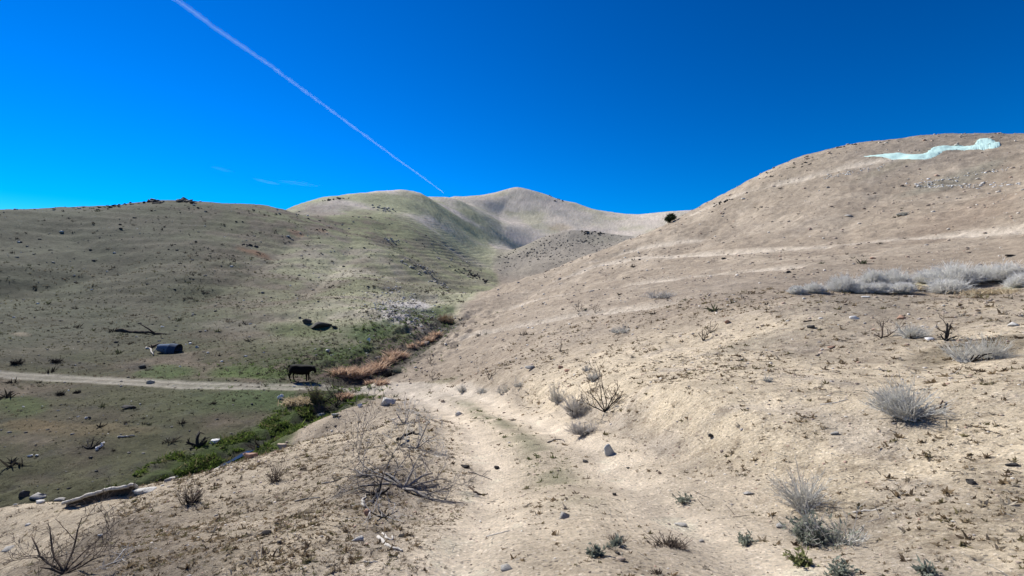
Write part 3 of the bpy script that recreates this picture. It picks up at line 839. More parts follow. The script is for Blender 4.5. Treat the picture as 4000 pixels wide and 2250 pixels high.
def reed_clump(u, v, w, h, label, group='straw coloured reed clumps along the creek', n=420, mat='reed_straw', name='reed_clump', cat='reeds', lean=(0, 0, 0), seed=None):
    p = P(u, v); px = p[1] / F
    rg = np.random.default_rng(seed or int(u * 13 + v))
    W, H = w * px / 2, h * px
    e = empty(name, p); tag(e, label, cat, group)
    for nm, nn, up, dr in (('blades', n, 1.0, .55), ('fallen_blades', n // 2, .6, 1.2)):
        base = np.stack([rg.normal(size=nn) * W * .42, rg.normal(size=nn) * W * .35, np.zeros(nn) - .03], 1)
        d = dome_dirs(nn, 0.75 if up == 1 else 1.2, rg, lean)
        L = H * rg.uniform(0.6, 1.15, nn) * up
        out = unit(d * np.array([1, 1, 0]) + 1e-6)
        cur = out * L[:, None] * dr * rg.uniform(0.2, 1.0, (nn, 1)) - np.array([0, 0, 1.]) * L[:, None] * dr * 0.4 * rg.random((nn, 1))
        V, Fc = blades(base, d, L, cur, np.maximum(0.012, .45 * px))
        tag(add(nm, np_mesh(nm, V, Fc, MAT[mat]), e), kind='stuff')
    return e

def leafy_plant(u, v, w, h, label, mat='leaf_green', n=170, name='green_plant', group=None, cat='plant'):
    p = P(u, v); px = p[1] / F
    rg = np.random.default_rng(int(u * 3 + v)); W, H = w * px / 2, h * px
    e = empty(name, p); tag(e, label, cat, group)
    ns = 22
    d = dome_dirs(ns, 1.35, rg); L = 1 / np.sqrt((d[:, 0] ** 2 + d[:, 1] ** 2) / W ** 2 + d[:, 2] ** 2 / H ** 2) * rg.uniform(.6, 1, ns)
    V, Fc, path = bundle(np.zeros((ns, 3)), d, L, rg.normal(size=(ns, 3)) * .02, .003, .002, 3, 3)
    tag(add('stems', np_mesh('stems', V, Fc, MAT['twig_brown']), e), kind='stuff')
    k = rg.integers(0, ns, n); i0 = rg.integers(1, 4, n)
    st = path[k, i0] + rg.normal(size=(n, 3)) * W * .08
    dl = unit(d[k] + rg.normal(size=(n, 3)) * .8); ll = max(.02, .9 * px) * rg.uniform(.8, 1.8, n)
    V, Fc = blades(st, dl, ll, rg.normal(size=(n, 3)) * ll[:, None] * .2, ll.mean() * .25)
    tag(add('leaves', np_mesh('leaves', V, Fc, MAT[mat]), e), kind='stuff')
    return e

# ------------------------------------------------------------------ scattered ground cover
def tufts_geo(pos, size, colr, nb, rg, spread=1.0, width=0.06, up=0.15, droop=0.3):
    n = len(pos)
    k = np.repeat(np.arange(n), nb)
    d = dome_dirs(n * nb, spread, rg, (0, 0, up))
    L = size[k] * rg.uniform(0.5, 1.1, n * nb)
    base = pos[k] + rg.normal(size=(n * nb, 3)) * (size[k] * 0.22)[:, None] * np.array([1, 1, 0]) - np.array([0, 0, 1.]) * (size[k] * .05)[:, None]
    cur = rg.normal(size=(n * nb, 3)) * L[:, None] * droop * .5 - np.array([0, 0, 1.]) * (L * droop * rg.random(n * nb))[:, None]
    V, Fc = blades(base, d, L, cur, L * width)
    c = colr[k] * rg.uniform(0.7, 1.25, (n * nb, 1))
    return V, Fc, np.repeat(c, 5, axis=0)

def stones_geo(pos, size, colr, rg, flat=0.6, sub=1, nshape=10):
    T = [rock_geo(500 + i, sub, flat, 6) for i in range(nshape)]
    Vs, Fs, Cs, o = [], [], [], 0
    which = rg.integers(0, nshape, len(pos))
    for i, (tv, tf) in enumerate(T):
        k = np.nonzero(which == i)[0]
        if len(k) == 0: continue
        a = rg.random(len(k)) * 6.28; ca, sa = np.cos(a), np.sin(a)
        sc3 = size[k, None] * rg.uniform(.7, 1.2, (len(k), 3))
        v = tv[None] * sc3[:, None, :]
        x = v[..., 0] * ca[:, None] - v[..., 1] * sa[:, None]; y = v[..., 0] * sa[:, None] + v[..., 1] * ca[:, None]
        v = np.stack([x, y, v[..., 2]], -1) + pos[k][:, None, :] + np.array([0, 0, 1.]) * (size[k] * .12)[:, None, None]
        Vs.append(v.reshape(-1, 3)); Cs.append(np.repeat(colr[k], len(tv), axis=0))
        Fs.append((tf[None] + (np.arange(len(k)) * len(tv))[:, None, None]).reshape(-1, 3) + o); o += len(k) * len(tv)
    return np.concatenate(Vs), np.concatenate(Fs), np.concatenate(Cs)

def samples(n, r0, r1, a0=-52, a1=52, power=1.0, rg=RNG):
    a = np.radians(rg.uniform(a0, a1, n)); r = np.exp(np.log(r0) + (np.log(r1) - np.log(r0)) * rg.random(n) ** power)
    return r * np.sin(a), r * np.cos(a), r
def side_of(x, y):
    VAL = np.vstack([GULLY[::-1], CREEK_UP, line_xy([(462,305.5),(475,294)]), [((u - CU) / F * yy, yy) for u, yy in ((500,180),(492,285),(500,350))]])
    return dist_line(x, y, VAL, True, None)[0]
def pick(cols, n, p=None, rg=RNG):
    cols = np.array(cols); return cols[rg.choice(len(cols), n, p=p)]

def emit(name, V, Fc, C, mat, label, cat):
    o = add(name, np_mesh(name, V, Fc, MAT[mat], C)); tag(o, label, cat, kind='stuff'); return o

def promote(pos, size, colr, count, builder, name, label, cat, group, rg, mat):
    """the ones that show largest become things of their own; returns the rest"""
    key = size / pos[:, 1]
    order = np.argsort(-key); big = order[:count]; rest = order[count:]
    cache = {}
    for j, i in enumerate(big):
        q = j % 12
        if q not in cache:
            V, Fc, C = builder(np.zeros((1, 3)), np.ones(1), np.ones((1, 3)) * colr[i][None], np.random.default_rng(900 + q))
            cache[q] = np_mesh(name, V, Fc, MAT[mat], C)
        o = add(name, cache[q], None, tuple(pos[i]), (0, 0, rg.uniform(0, 6.28)), (size[i],) * 3)
        tag(o, label, cat, group)
    return rest

def scatter():
    rg = np.random.default_rng(5)
    # --- stones on the right-hand slope
    x, y, r = samples(52000, 2.0, 150, -40, 52, 1.0, rg)
    sd = side_of(x, y); td, _ = dist_line(x, y, TRACK, True, None)
    dens = fbm(x, y, 9, 3, 301) * .6 + fbm(x, y, 2.2, 2, 302) * .6
    keep = (sd > 2.0) & (rg.random(len(x)) < np.clip(0.45 + dens, 0.06, 1) * np.where(np.abs(td) < 1.5, .4, 1)) & (rg.random(len(x)) < np.where(r < 12, .75, 1))
    x, y, r = x[keep], y[keep], r[keep]
    size = r * 0.00085 * np.minimum(rg.pareto(2.2, len(x)) + 0.75, 4.4)
    pos = np.stack([x, y, height(x, y)], 1)
    c = pick([(0.36,0.29,0.225),(0.46,0.37,0.29),(0.42,0.29,0.22),(0.34,0.31,0.28),(0.19,0.15,0.12),(0.66,0.61,0.53),(0.52,0.41,0.33)], len(x), [.2,.2,.12,.12,.13,.13,.10], rg)
    rest = promote(pos, size, c, 200, lambda a, b, d, g: stones_geo(a, b, d, g, .6, 1, 1), 'loose_stone', 'small loose stone, one of many alike strewn over the right slope', 'stone', 'loose stones strewn over the right slope', rg, 'stuff_tint')
    V, Fc, C = stones_geo(pos[rest], size[rest], c[rest], rg)
    emit('gravel', V, Fc, C, 'stuff_tint', 'tan and grey gravel strewn over the right slope', 'gravel')
    # --- stones on the left-hand slope and flat
    x, y, r = samples(7000, 16, 260, -52, 2, 0.8, rg)
    sd = side_of(x, y); k = (sd < -1.5) & (rg.random(len(x)) < np.clip(.45 + 1.0 * fbm(x, y, 22, 3, 305), .05, 1)); x, y, r = x[k], y[k], r[k]
    size = r * 0.0010 * np.minimum(rg.pareto(2.0, len(x)) + 0.7, 3.4)
    pos = np.stack([x, y, height(x, y)], 1)
    c = pick([(0.58,0.57,0.54),(0.26,0.24,0.21),(0.10,0.095,0.085),(0.36,0.32,0.27),(0.05,0.048,0.043)], len(x), [.16,.24,.24,.16,.20], rg)
    rest = promote(pos, size, c, 90, lambda a, b, d, g: stones_geo(a, b, d, g, .6, 1, 1), 'field_stone', 'small stone, one of many alike lying on the grassy left hillside', 'stone', 'stones lying on the left hillside', rg, 'stuff_tint')
    V, Fc, C = stones_geo(pos[rest], size[rest], c[rest], rg)
    emit('gravel', V, Fc, C, 'stuff_tint', 'pale and dark stones strewn over the grassy left hillside', 'gravel')
    # --- burnt stubs of brush on both hills
    x, y, r = samples(20000, 18, 190, -52, 40, 0.85, rg)
    sd = side_of(x, y)
    k = rg.random(len(x)) < np.where(sd < 0, np.clip(.22 + 1.7 * fbm(x, y, 13, 3, 311), .015, 1), .13 * np.clip(.5 + fbm(x, y, 12, 2, 312), 0, 1)); x, y, r = x[k], y[k], r[k]
    td, _ = dist_line(x, y, TRACK, False, None); ld, _ = dist_line(x, y, TRAIL, False, None); k = (td > 1.8) & (ld > 1.3); x, y, r = x[k], y[k], r[k]
    size = np.clip(r * 0.0021 * (rg.pareto(2.4, len(x)) + .7), .05, .7)
    pos = np.stack([x, y, height(x, y)], 1)
    c = pick([(0.022,0.020,0.017),(0.05,0.045,0.035),(0.075,0.082,0.045),(0.12,0.10,0.075)], len(x), [.38,.30,.17,.15], rg)
    bf = lambda a, b, d, g: tufts_geo(a, b, d, 16, g, 1.3, .085, .1, .2)
    rest = promote(pos, size, c, 110, bf, 'burnt_bush', 'small dark burnt bush stub, one of many alike on the slopes', 'bush', 'dark burnt bush stubs on the slopes', rg, 'blade_tint')
    V, Fc, C = bf(pos[rest], size[rest], c[rest], rg)
    emit('burnt_brush', V, Fc, C, 'blade_tint', 'dark burnt stubs of brush dotted over both slopes', 'brush')
    # --- green and dun grass on the left
    x, y, r = samples(26000, 15, 130, -52, 0, 0.75, rg)
    sd = side_of(x, y); ld, _ = dist_line(x, y, TRAIL, False, None)
    k = (sd < -2) & (ld > 1.0) & (rg.random(len(x)) < np.clip(.5 + fbm(x, y, 7, 3, 321), .1, 1)); x, y, r = x[k], y[k], r[k]
    size = r * 0.0026 * rg.uniform(.5, 1.4, len(x)); pos = np.stack([x, y, height(x, y)], 1)
    gr = np.clip(.5 + 1.2 * fbm(x, y, 14, 3, 322), 0, 1)[:, None]
    c = np.array([(0.098,0.102,0.048)]) * gr + np.array([(0.185,0.150,0.105)]) * (1 - gr); c = c * rg.uniform(.6, 1.35, (len(x), 1))
    V, Fc, C = tufts_geo(pos, size, c, 5, rg, 1.2, .16, .05, .4)
    emit('grass', V, Fc, C, 'blade_tint', 'short patchy grass over the flat and hillside at left', 'grass')
    # --- lush growth in the wet gully
    t = rg.random(15000) * (len(GULLY) - 1); i0 = np.minimum(t.astype(int), len(GULLY) - 2); f = (t - i0)[:, None]
    q = GULLY[i0] * (1 - f) + GULLY[i0 + 1] * f; q = q + rg.normal(size=q.shape) * 1.7
    x, y = q[:, 0], q[:, 1]; gd, _ = dist_line(x, y, GULLY)
    k = (np.abs(x) < 1.15 * y) & (fbm(x, y, 1.3, 3, 331) > .0) & (gd > .30) & (gd < 3.0 + 2.8 * fbm(x, y, 3, 2, 333)) & (x > -17.0); x, y = x[k], y[k]
    r = np.hypot(x, y); size = rg.uniform(.10, .30, len(x)) * (0.7 + .6 * np.clip(fbm(x, y, 1.5, 2, 332) + .5, 0, 1)); pos = np.stack([x, y, height(x, y)], 1)
    c = pick([(0.105,0.155,0.030),(0.160,0.215,0.050),(0.060,0.085,0.024),(0.22,0.20,0.09)], len(x), [.36,.26,.26,.12], rg)
    V, Fc, C = tufts_geo(pos, size, c, 8, rg, 1.25, .10, .1, .55)
    emit('wet_grass', V, Fc, C, 'blade_tint', 'lush bright green growth filling the wet gully', 'grass')
    # --- creek banks above the crossing
    t = rg.random(1900) * (len(CREEK_UP) - 1); i0 = np.minimum(t.astype(int), len(CREEK_UP) - 2); f = (t - i0)[:, None]
    q = CREEK_UP[i0] * (1 - f) + CREEK_UP[i0 + 1] * f; q = q + rg.normal(size=q.shape) * np.array([4.0, 2.5]) + np.array([-5.0, 1.0])
    x, y = q[:, 0], q[:, 1]; r = np.hypot(x, y); size = r * .0055 * rg.uniform(.5, 1.4, len(x)); pos = np.stack([x, y, height(x, y)], 1)
    c = pick([(0.12,0.165,0.055),(0.16,0.20,0.075),(0.10,0.085,0.065),(0.03,0.027,0.022)], len(x), [.30,.22,.26,.22], rg)
    V, Fc, C = tufts_geo(pos, size, c, 9, rg, 1.2, .10, .1, .4)
    emit('bank_brush', V, Fc, C, 'blade_tint', 'green and burnt low brush on the bank left of the creek', 'brush')
    # --- little dry tufts on the sand
    x, y, r = samples(42000, 2.2, 40, -40, 52, 1.0, rg)
    td, _ = dist_line(x, y, TRACK, True, None); sd = side_of(x, y)
    cl = fbm(x, y, 1.1, 3, 341) + .7 * fbm(x, y, 4.5, 2, 342)
    lane = np.exp(-((np.abs(td) - .95) / .5) ** 2) * (np.abs(td) < 2)
    k = (sd > 2.5) & (rg.random(len(x)) < np.clip(.34 + 1.2 * cl, .05, 1) * (1 - .95 * lane) * np.where(np.abs(td) < 2, .55, 1)); x, y, r, td = x[k], y[k], r[k], td[k]
    size = (0.010 + .0021 * r) * (rg.pareto(2.6, len(x)) + .75).clip(0, 3.2); pos = np.stack([x, y, height(x, y)], 1)
    c = pick([(0.21,0.155,0.090),(0.27,0.21,0.13),(0.17,0.145,0.075),(0.33,0.275,0.19),(0.13,0.095,0.06),(0.40,0.35,0.27)], len(x), [.25,.22,.15,.16,.12,.10], rg)
    c = np.where((np.abs(td)[:, None] < .4) & (r[:, None] > 6), np.array([[0.15,0.16,0.07]]), c)
    bf = lambda a, b, d, g: tufts_geo(a, b, d, 11, g, 1.5, .17, .0, .25)
    rest = promote(pos, size, c, 140, bf, 'dry_tuft', 'small brown dry tuft, one of many alike on the sandy ground', 'tuft', 'small dry tufts on the sandy ground', rg, 'blade_tint')
    V, Fc, C = bf(pos[rest], size[rest], c[rest], rg)
    emit('dry_grass', V, Fc, C, 'blade_tint', 'small brown dry tufts dotted over the sandy ground', 'grass')
    # --- straw and dry stubble, denser on the left verge
    x, y, r = samples(16000, 2.0, 20, -50, 10, 1.0, rg)
    td, _ = dist_line(x, y, TRACK, True, None); gd, _ = dist_line(x, y, GULLY)
    k = (td < -1.2) & (gd > 3.5) & (side_of(x, y) > 0) & (rg.random(len(x)) < np.clip(.40 + 1.1 * fbm(x, y, 1.2, 3, 351), .04, 1)); x, y, r = x[k], y[k], r[k]
    size = (.016 + .0042 * r) * rg.uniform(.4, 1.4, len(x)); pos = np.stack([x, y, height(x, y)], 1)
    c = pick([(0.31,0.25,0.175),(0.22,0.17,0.115),(0.18,0.165,0.085),(0.42,0.36,0.275),(0.11,0.085,0.062)], len(x), [.28,.24,.16,.18,.14], rg)
    V, Fc, C = tufts_geo(pos, size, c, 12, rg, 1.4, .075, .05, .4)
    emit('stubble', V, Fc, C, 'blade_tint', 'dry stubble and straw on the verge left of the track', 'grass')
    # --- twigs lying about
    x, y, r = samples(2600, 2.2, 24, -45, 52, .8, rg)
    td, _ = dist_line(x, y, TRACK, True, None); k = (side_of(x, y) > 3) & (rg.random(len(x)) < np.clip(.35 + 1.2 * fbm(x, y, 2.2, 2, 361), .03, 1) * np.where(np.abs(td) < 1.4, .3, 1)); x, y, r = x[k], y[k], r[k]; n = len(x)
    a = rg.random(n) * 6.28; L = (.03 + .010 * r) * rg.uniform(.5, 1.8, n); d = unit(np.stack([np.cos(a), np.sin(a), rg.uniform(-.05, .25, n)], 1))
    V, Fc, _ = bundle(np.stack([x, y, height(x, y) + .006], 1), d, L, rg.normal(size=(n, 3)) * L[:, None] * .15, .0016 + .00042 * r, .0008 + .0003 * r, 2, 3)
    c = pick([(0.36,0.335,0.29),(0.20,0.17,0.14),(0.06,0.05,0.042),(0.48,0.45,0.40)], n, [.35,.3,.2,.15], rg)
    emit('twig_litter', V, Fc, np.repeat(c, 9, axis=0), 'blade_tint', 'broken twigs littering the sandy ground', 'twigs')
scatter()
#--OBJ--
# ------------------------------------------------------------------ cow
def make_cow(u, v, facing):
    p = P(u, v)
    e = empty('cow', (p[0], p[1], p[2]), facing)
    tag(e, 'black cow standing side on beside the creek crossing with its head to the right', 'cow')
    vs, es, rs = [], [], []
    def chain(pts, start=None):
        prev = start
        for (x, y, z, rx, ry) in pts:
            vs.append((x, y, z)); rs.append((rx, ry)); k = len(vs) - 1
            if prev is not None: es.append((prev, k))
            prev = k
        return prev
    chain([(0.0, 0, .96, .29, .33)]); rump = 0
    chain([(.30, 0, .87, .37, .38), (.62, 0, .80, .39, .40), (.95, 0, .82, .37, .39), (1.18, 0, .88, .29, .34)], rump); sh = 4
    neck = chain([(1.40, -.03, .95, .17, .22), (1.56, -.08, .95, .13, .16)], sh)
    chain([(1.68, -.15, .87, .11, .13), (1.77, -.22, .73, .085, .095), (1.82, -.26, .65, .08, .08)], neck)
    for s in (-1, 1):
        chain([(1.57, -.08 + s * .13, 1.03, .035, .05), (1.60, -.08 + s * .25, 1.02, .015, .045)], neck)
        fx = .05 * s
        chain([(-.02, s * .17, .72, .13, .16), (-.02 + fx, s * .17, .52, .07, .09), (-.10 + fx, s * .16, .38, .05, .06), (-.04 + fx, s * .15, .12, .042, .045), (.0 + fx, s * .15, .03, .052, .055)], rump)
        chain([(1.12, s * .16, .66, .10, .13), (1.10, s * .15, .46, .065, .075), (1.11, s * .14, .28, .045, .05), (1.10, s * .14, .10, .04, .042), (1.13, s * .14, .03, .05, .052)], sh)
    chain([(-.24, 0, 1.08, .05, .05), (-.33, 0, .92, .026, .026), (-.34, .01, .62, .022, .022), (-.32, .01, .42, .045, .04), (-.31, .01, .30, .02, .02)], rump)
    me = bpy.data.meshes.new('body'); me.from_pydata(vs, es, [])
    o = bpy.data.objects.new('body_source', me); col.objects.link(o)
    m1 = o.modifiers.new('skin', 'SKIN'); m1.use_smooth_shade = True
    for i, (a, b) in enumerate(rs): me.skin_vertices[0].data[i].radius = (a, b)
    me.skin_vertices[0].data[0].use_root = True
    m2 = o.modifiers.new('sub', 'SUBSURF'); m2.levels = 2
    dg = bpy.context.evaluated_depsgraph_get(); dg.update()
    bm_ = bpy.data.meshes.new_from_object(o.evaluated_get(dg)); bm_.name = 'body'
    bpy.data.objects.remove(o)
    bm_.materials.clear(); bm_.materials.append(MAT['hide_black'])
    b = add('body', bm_, e)
    e.scale = (1.12, 1.12, 1.12)
    for s in (-1, 1):
        V, Fc = ICO[1]
        add('eye', np_mesh('eye', V * .018, Fc, MAT['black_rubber'], smooth=True), e, (1.70, -.16 + s * .10, .98))
    return e
make_cow(292.5, 381, math.radians(-4))

# ------------------------------------------------------------------ toppled plastic tank
def make_tank(u, v):
    p = P(u, v); px = p[1] / F
    e = empty('stock_tank', p); tag(e, 'blue grey plastic tank lying toppled on the left grassy flat', 'tank')
    s = 21 * px
    ax = np.array([0.95, 0.10, -0.16]); ax /= np.linalg.norm(ax)
    a = np.cross(ax, (0, 0, 1)); a /= np.linalg.norm(a); b = np.cross(a, ax)
    def lathe(prof, n=28):
        V = []
        for (t, r) in prof:
            for k in range(n):
                an = 2 * math.pi * k / n
                V.append(ax * t * s + (a * math.cos(an) + b * math.sin(an)) * r * s)
        f = []
        for i in range(len(prof) - 1):
            for k in range(n):
                k2 = (k + 1) % n; f.append((i * n + k, i * n + k2, (i + 1) * n + k2, (i + 1) * n + k))
        return np.array(V) + np.array([-0.42 * s, 0, 0.255 * s]), np.array(f)
    V, Fc = lathe([(0, 0.001), (0, .15), (.02, .165), (.30, .225), (.53, .268)]); add('body', np_mesh('body', V, Fc, MAT['plastic_blue'], smooth=False), e)
    V, Fc = lathe([(.53, .266), (.53, .285), (.56, .292), (.86, .30), (.90, .315), (.905, .30), (.86, .285), (.58, .272), (.56, .0)]); co = add('collar', np_mesh('collar', V, Fc, MAT['plastic_blue_dark']), e)
    V, Fc = lathe([(.895, .312), (.93, .318), (.935, .298), (.90, .292), (.895, .312)]); add('rim', np_mesh('rim', V, Fc, MAT['black_rubber']), co)
    V, Fc = lathe([(.60, .001), (.60, .27)]); add('inner_dark_disc', np_mesh('inner_dark_disc', V, Fc, MAT['black_rubber']), co)  # black disc standing in for the shade inside the open end
    for (t, an, r) in ((.40, .0, .026), (.29, .12, .014), (.33, -.45, .013), (.44, -.42, .012)):
        rr = .165 + (.268 - .165) * t / .53 + .004
        n_ = a * math.cos(an + math.pi) + b * math.sin(an + math.pi); n_ = -a * -1 * math.cos(an) * -1 + b * math.sin(an)
        nn = a * math.cos(an) + b * math.sin(an)
        if nn[1] > 0: nn = nn - 2 * a * nn.dot(a)
        c = ax * t * s + nn * rr * s + np.array([-0.42 * s, 0, 0.255 * s])
        t1 = np.cross(nn, ax); V = [c + nn * .004] + [c + nn * .004 + (ax * math.cos(k / 10 * 6.283) + t1 * math.sin(k / 10 * 6.283)) * r * s for k in range(10)]
        add('hole', np_mesh('hole', np.array(V), np.array([(0, k + 1, (k + 1) % 10 + 1) for k in range(10)]), MAT['black_rubber']), e)
    return e
make_tank(167, 353)

# ------------------------------------------------------------------ painted figure on the hill, white stones round it
def hill_paint():
    top = [(866,153.2),(876,151.4),(890,150.3),(905,150.2),(920,150.0),(927,148.4),(932,145.0),(938,142.8),(948,142.4),(958,141.7),(968,141.2),(974,140.6),(976,138.6),(980,136.8),(987,136.2),(994,137.2),(1000,139.2)]
    bot = [(866,153.8),(876,153.9),(890,154.2),(905,154.4),(920,154.3),(929,152.9),(937,150.2),(943,146.6),(950,145.4),(960,144.8),(970,144.6),(976,144.5),(979,144.6),(984,144.8),(990,144.4),(996,143.4),(1001,141.2)]
    n = 120; m = 9
    t = np.linspace(0, len(top) - 1, n); k = np.arange(len(top))
    tu = np.interp(t, k, [a for a, b in top]); tv = np.interp(t, k, [b for a, b in top]); bu = np.interp(t, k, [a for a, b in bot]); bv = np.interp(t, k, [b for a, b in bot])
    rg = np.random.default_rng(3)
    V = np.zeros((n, m, 3)); TA, TB = np.zeros((n, 3)), np.zeros((n, 3))
    for i in range(n):
        B = ray_xy(base_height, bu[i], bv[i]); A = None
        for k_ in range(10):
            A = ray_xy(base_height, tu[i], tv[i] + .4 * k_)
            if A and A[1] < 150: break
        A = np.array(A); B = np.array(B)
        if A[1] - B[1] > 9: A = B + (A - B) * 9 / (A[1] - B[1])
        if A[1] - B[1] < 1.2: A = B + np.array([0, 1.2, 0])
        TA[i], TB[i] = A, B
    ker = np.ones(7) / 7
    for T in (TA, TB):
        for c_ in range(3): T[3:-3, c_] = np.convolve(T[:, c_], ker, 'valid')
    for i in range(n):
        w_ = rg.normal(size=2) * .12
        for j in range(m):
            q = TB[i] + (TA[i] - TB[i]) * j / (m - 1) + np.array([0, w_[0] if j == 0 else (w_[1] if j == m - 1 else 0), 0])
            q[2] = height(q[0], q[1])[0] + (.10 + .025 * rg.normal() if 0 < j < m - 1 and 0 < i < n - 1 else -.05)
            V[i, j] = q
    idx = np.arange(n * m).reshape(n, m)
    q = np.stack([idx[:-1, :-1], idx[1:, :-1], idx[1:, 1:], idx[:-1, 1:]], -1).reshape(-1, 4)
    o0 = V.reshape(-1, 3).mean(0)
    e = add('hillside_figure', np_mesh('hillside_figure', V.reshape(-1, 3) - o0, q, MAT['paint_mint'], smooth=True), None, tuple(o0))
    tag(e, 'pale mint painted winding figure of stones near the top of the right hill', 'hill figure')
    # whitewashed stones strewn below
    def field(boxes, sizes, cols, name, label, seed):
        rg = np.random.default_rng(seed); X, Y = [], []
        for (u0, v0, u1, v1, nn) in boxes:
            us, vs = rg.uniform(0, 1, nn), rg.normal(0, .35, nn)
            for a, b in zip(us, vs):
                pt = ray_xy(base_height, u0 + (u1 - u0) * a, v0 + (v1 - v0) * a + b * 4)
                if pt: X.append(pt[0]); Y.append(pt[1])
        X, Y = np.array(X), np.array(Y); r = np.hypot(X, Y)
        pos = np.stack([X, Y, height(X, Y)], 1); sz = r * rg.uniform(*sizes, len(X))
        Vv, Fc, C = stones_geo(pos, sz, pick(cols, len(X), None, rg), rg)
        emit(name, Vv, Fc, C, 'stuff_tint', label, 'stones')
    field([(820,174,862,167,45),(862,167,884,161,14),(905,174,960,170,50),(915,176,965,178,60),(960,177,1023,174,60),(965,165,1023,158,26)], (.0008, .0022), [(.74,.74,.74),(.66,.65,.62),(.5,.48,.44)], 'white_stones', 'whitewashed stones strewn on the upper right hill below the painted figure', 21)
hill_paint()

# ------------------------------------------------------------------ outcrops: dark broken rock breaking through the slopes
def outcrop(u, v, w, h, n, label, mat='stone_dark', px_size=(1.2, 3.2), slope=0.0, seed=0, group=None, flat=.7, cat='outcrop'):
    rg = np.random.default_rng(seed + int(u)); p = P(u, v); px = p[1] / F
    e = empty('rock_outcrop', p); tag(e, label, cat, group)
    meshes = [np_mesh('boulder', *rock_geo(40 + i, 2, flat), MAT[mat]) for i in range(4)]
    for i in range(n):
        du = rg.uniform(-.5, .5) * w; dv = rg.normal() * h * .3 + slope * du
        q = ray_xy(base_height, u + du, v + dv)
        if q is None:
            q = ray_xy(base_height, u + du, v + abs(dv) + 2)
            if q is None: continue
        if abs(q[1] - p[1]) > p[1] * .4: continue
        z = height(q[0], q[1])[0]
        s_ = rg.uniform(*px_size) * px * .5
        s_ *= 1.25
        add('boulder', meshes[i % 4], e, (q[0] - p[0], q[1] - p[1], z - p[2] + s_ * .15), (rg.uniform(-.4, .4), rg.uniform(-.4, .4), rg.uniform(0, 6)), (s_ * rg.uniform(1, 1.7), s_, s_ * rg.uniform(.7, 1.2)))
    return e
for row in (
    (154,202,20,2.5,22,'jagged dark rock outcrop on the left ridge line, left of the taller knob','stone_dark',(1.5,4.5),0,1),
    (188,201,18,2.5,22,'dark rock knob breaking the skyline of the left ridge','stone_dark',(1.5,5.0),0,2),
    (115,205,40,2.0,18,'low broken rocks along the left ridge, leftmost of the ridge outcrops','stone_dark',(1,3),-.06,3),
    (335,198,30,2.0,20,'thin line of dark rocks on the far ridge behind the left hill','stone_dark',(1,2.4),-.05,4),
    (384,208,24,5,26,'blue grey rock band below the crest of the far green ridge','stone_grey',(1.2,3.0),.28,5),
    (390,237,20,5,22,'rocky patch in the middle of the green left slope','stone_grey',(1,2.6),.05,6),
    (417,268,34,7,46,'upper rock rib running down the left slope to the creek','stone_grey',(1.2,3.2),.42,7),
    (438,283,22,6,26,'lower rock rib running down the left slope to the creek','stone_grey',(1.2,3.2),.45,8),
    (471,275,32,6,34,'dark rocks on the toe of the left slope where the valley narrows','stone_dark',(1.2,3.0),.38,9),
    (556,199,14,2,10,'small dark rocks on the shoulder right of the distant peak','stone_dark',(1,2),.35,10),
    (592,232,26,5,30,'dark crest rocks on the low spur in the valley','stone_dark',(1,2.6),.05,11),
    (318,228,18,1.5,12,'dark ledge above a pale soil scar on the left slope','stone_dark',(1,2.4),0,13),
    (249,243,14,2,10,'dark ledge above the rust coloured soil scar on the left slope','stone_dark',(1.2,3.2),0,14),
    (725,200,22,4,16,'dark ledge near the left shoulder of the right hill','stone_dark',(1,2.6),-.28,15),
    (764,205,12,3,9,'small dark ledge on the right hill, right of the shoulder ledge','stone_dark',(1,2.4),-.1,16),
    (798,164,26,6,14,'dark broken rocks just under the skyline of the right hill','stone_dark',(1,2.2),-.4,17),
    (843,145,44,1.5,16,'dark stones along the skyline of the right hill','stone_dark',(1,2.4),-.15,18)):
    outcrop(*row[:6], mat=row[6], px_size=row[7], slope=row[8], seed=row[9])
def spur_rocks():
    rg = np.random.default_rng(77); X, Y = [], []
    for i in range(520):
        u = rg.uniform(498, 640); c = 243 + abs(u - 588) * .13; v = c + rg.normal() * 9 + 3
        q = ray_xy(base_height, u, v)
        if q and 190 < q[1] < 330: X.append(q[0]); Y.append(q[1])
    X, Y = np.array(X), np.array(Y); r = np.hypot(X, Y)
    V, Fc, C = stones_geo(np.stack([X, Y, height(X, Y)], 1), r * rg.uniform(.0010, .0026, len(X)), pick([(.07,.068,.06),(.13,.12,.105),(.28,.25,.21),(.05,.05,.04)], len(X), None, rg), rg)
    emit('scree', V, Fc, C, 'stuff_tint', 'dark scree covering the low spur in the valley', 'scree')
    X, Y = [], []
    for i in range(800):
        u = rg.normal(403, 19); v = rg.normal(308, 8) + (u - 403) * .25
        q = ray_xy(base_height, u, v)
        if q: X.append(q[0]); Y.append(q[1])
    X, Y = np.array(X), np.array(Y); r = np.hypot(X, Y)
    V, Fc, C = stones_geo(np.stack([X, Y, height(X, Y)], 1), r * rg.uniform(.0010, .0030, len(X)), pick([(.60,.56,.52),(.48,.44,.41),(.16,.14,.13),(.7,.68,.65)], len(X), None, rg), rg)
    emit('scree', V, Fc, C, 'stuff_tint', 'pale eroded stones on the bank above the creek bend', 'scree')
spur_rocks()

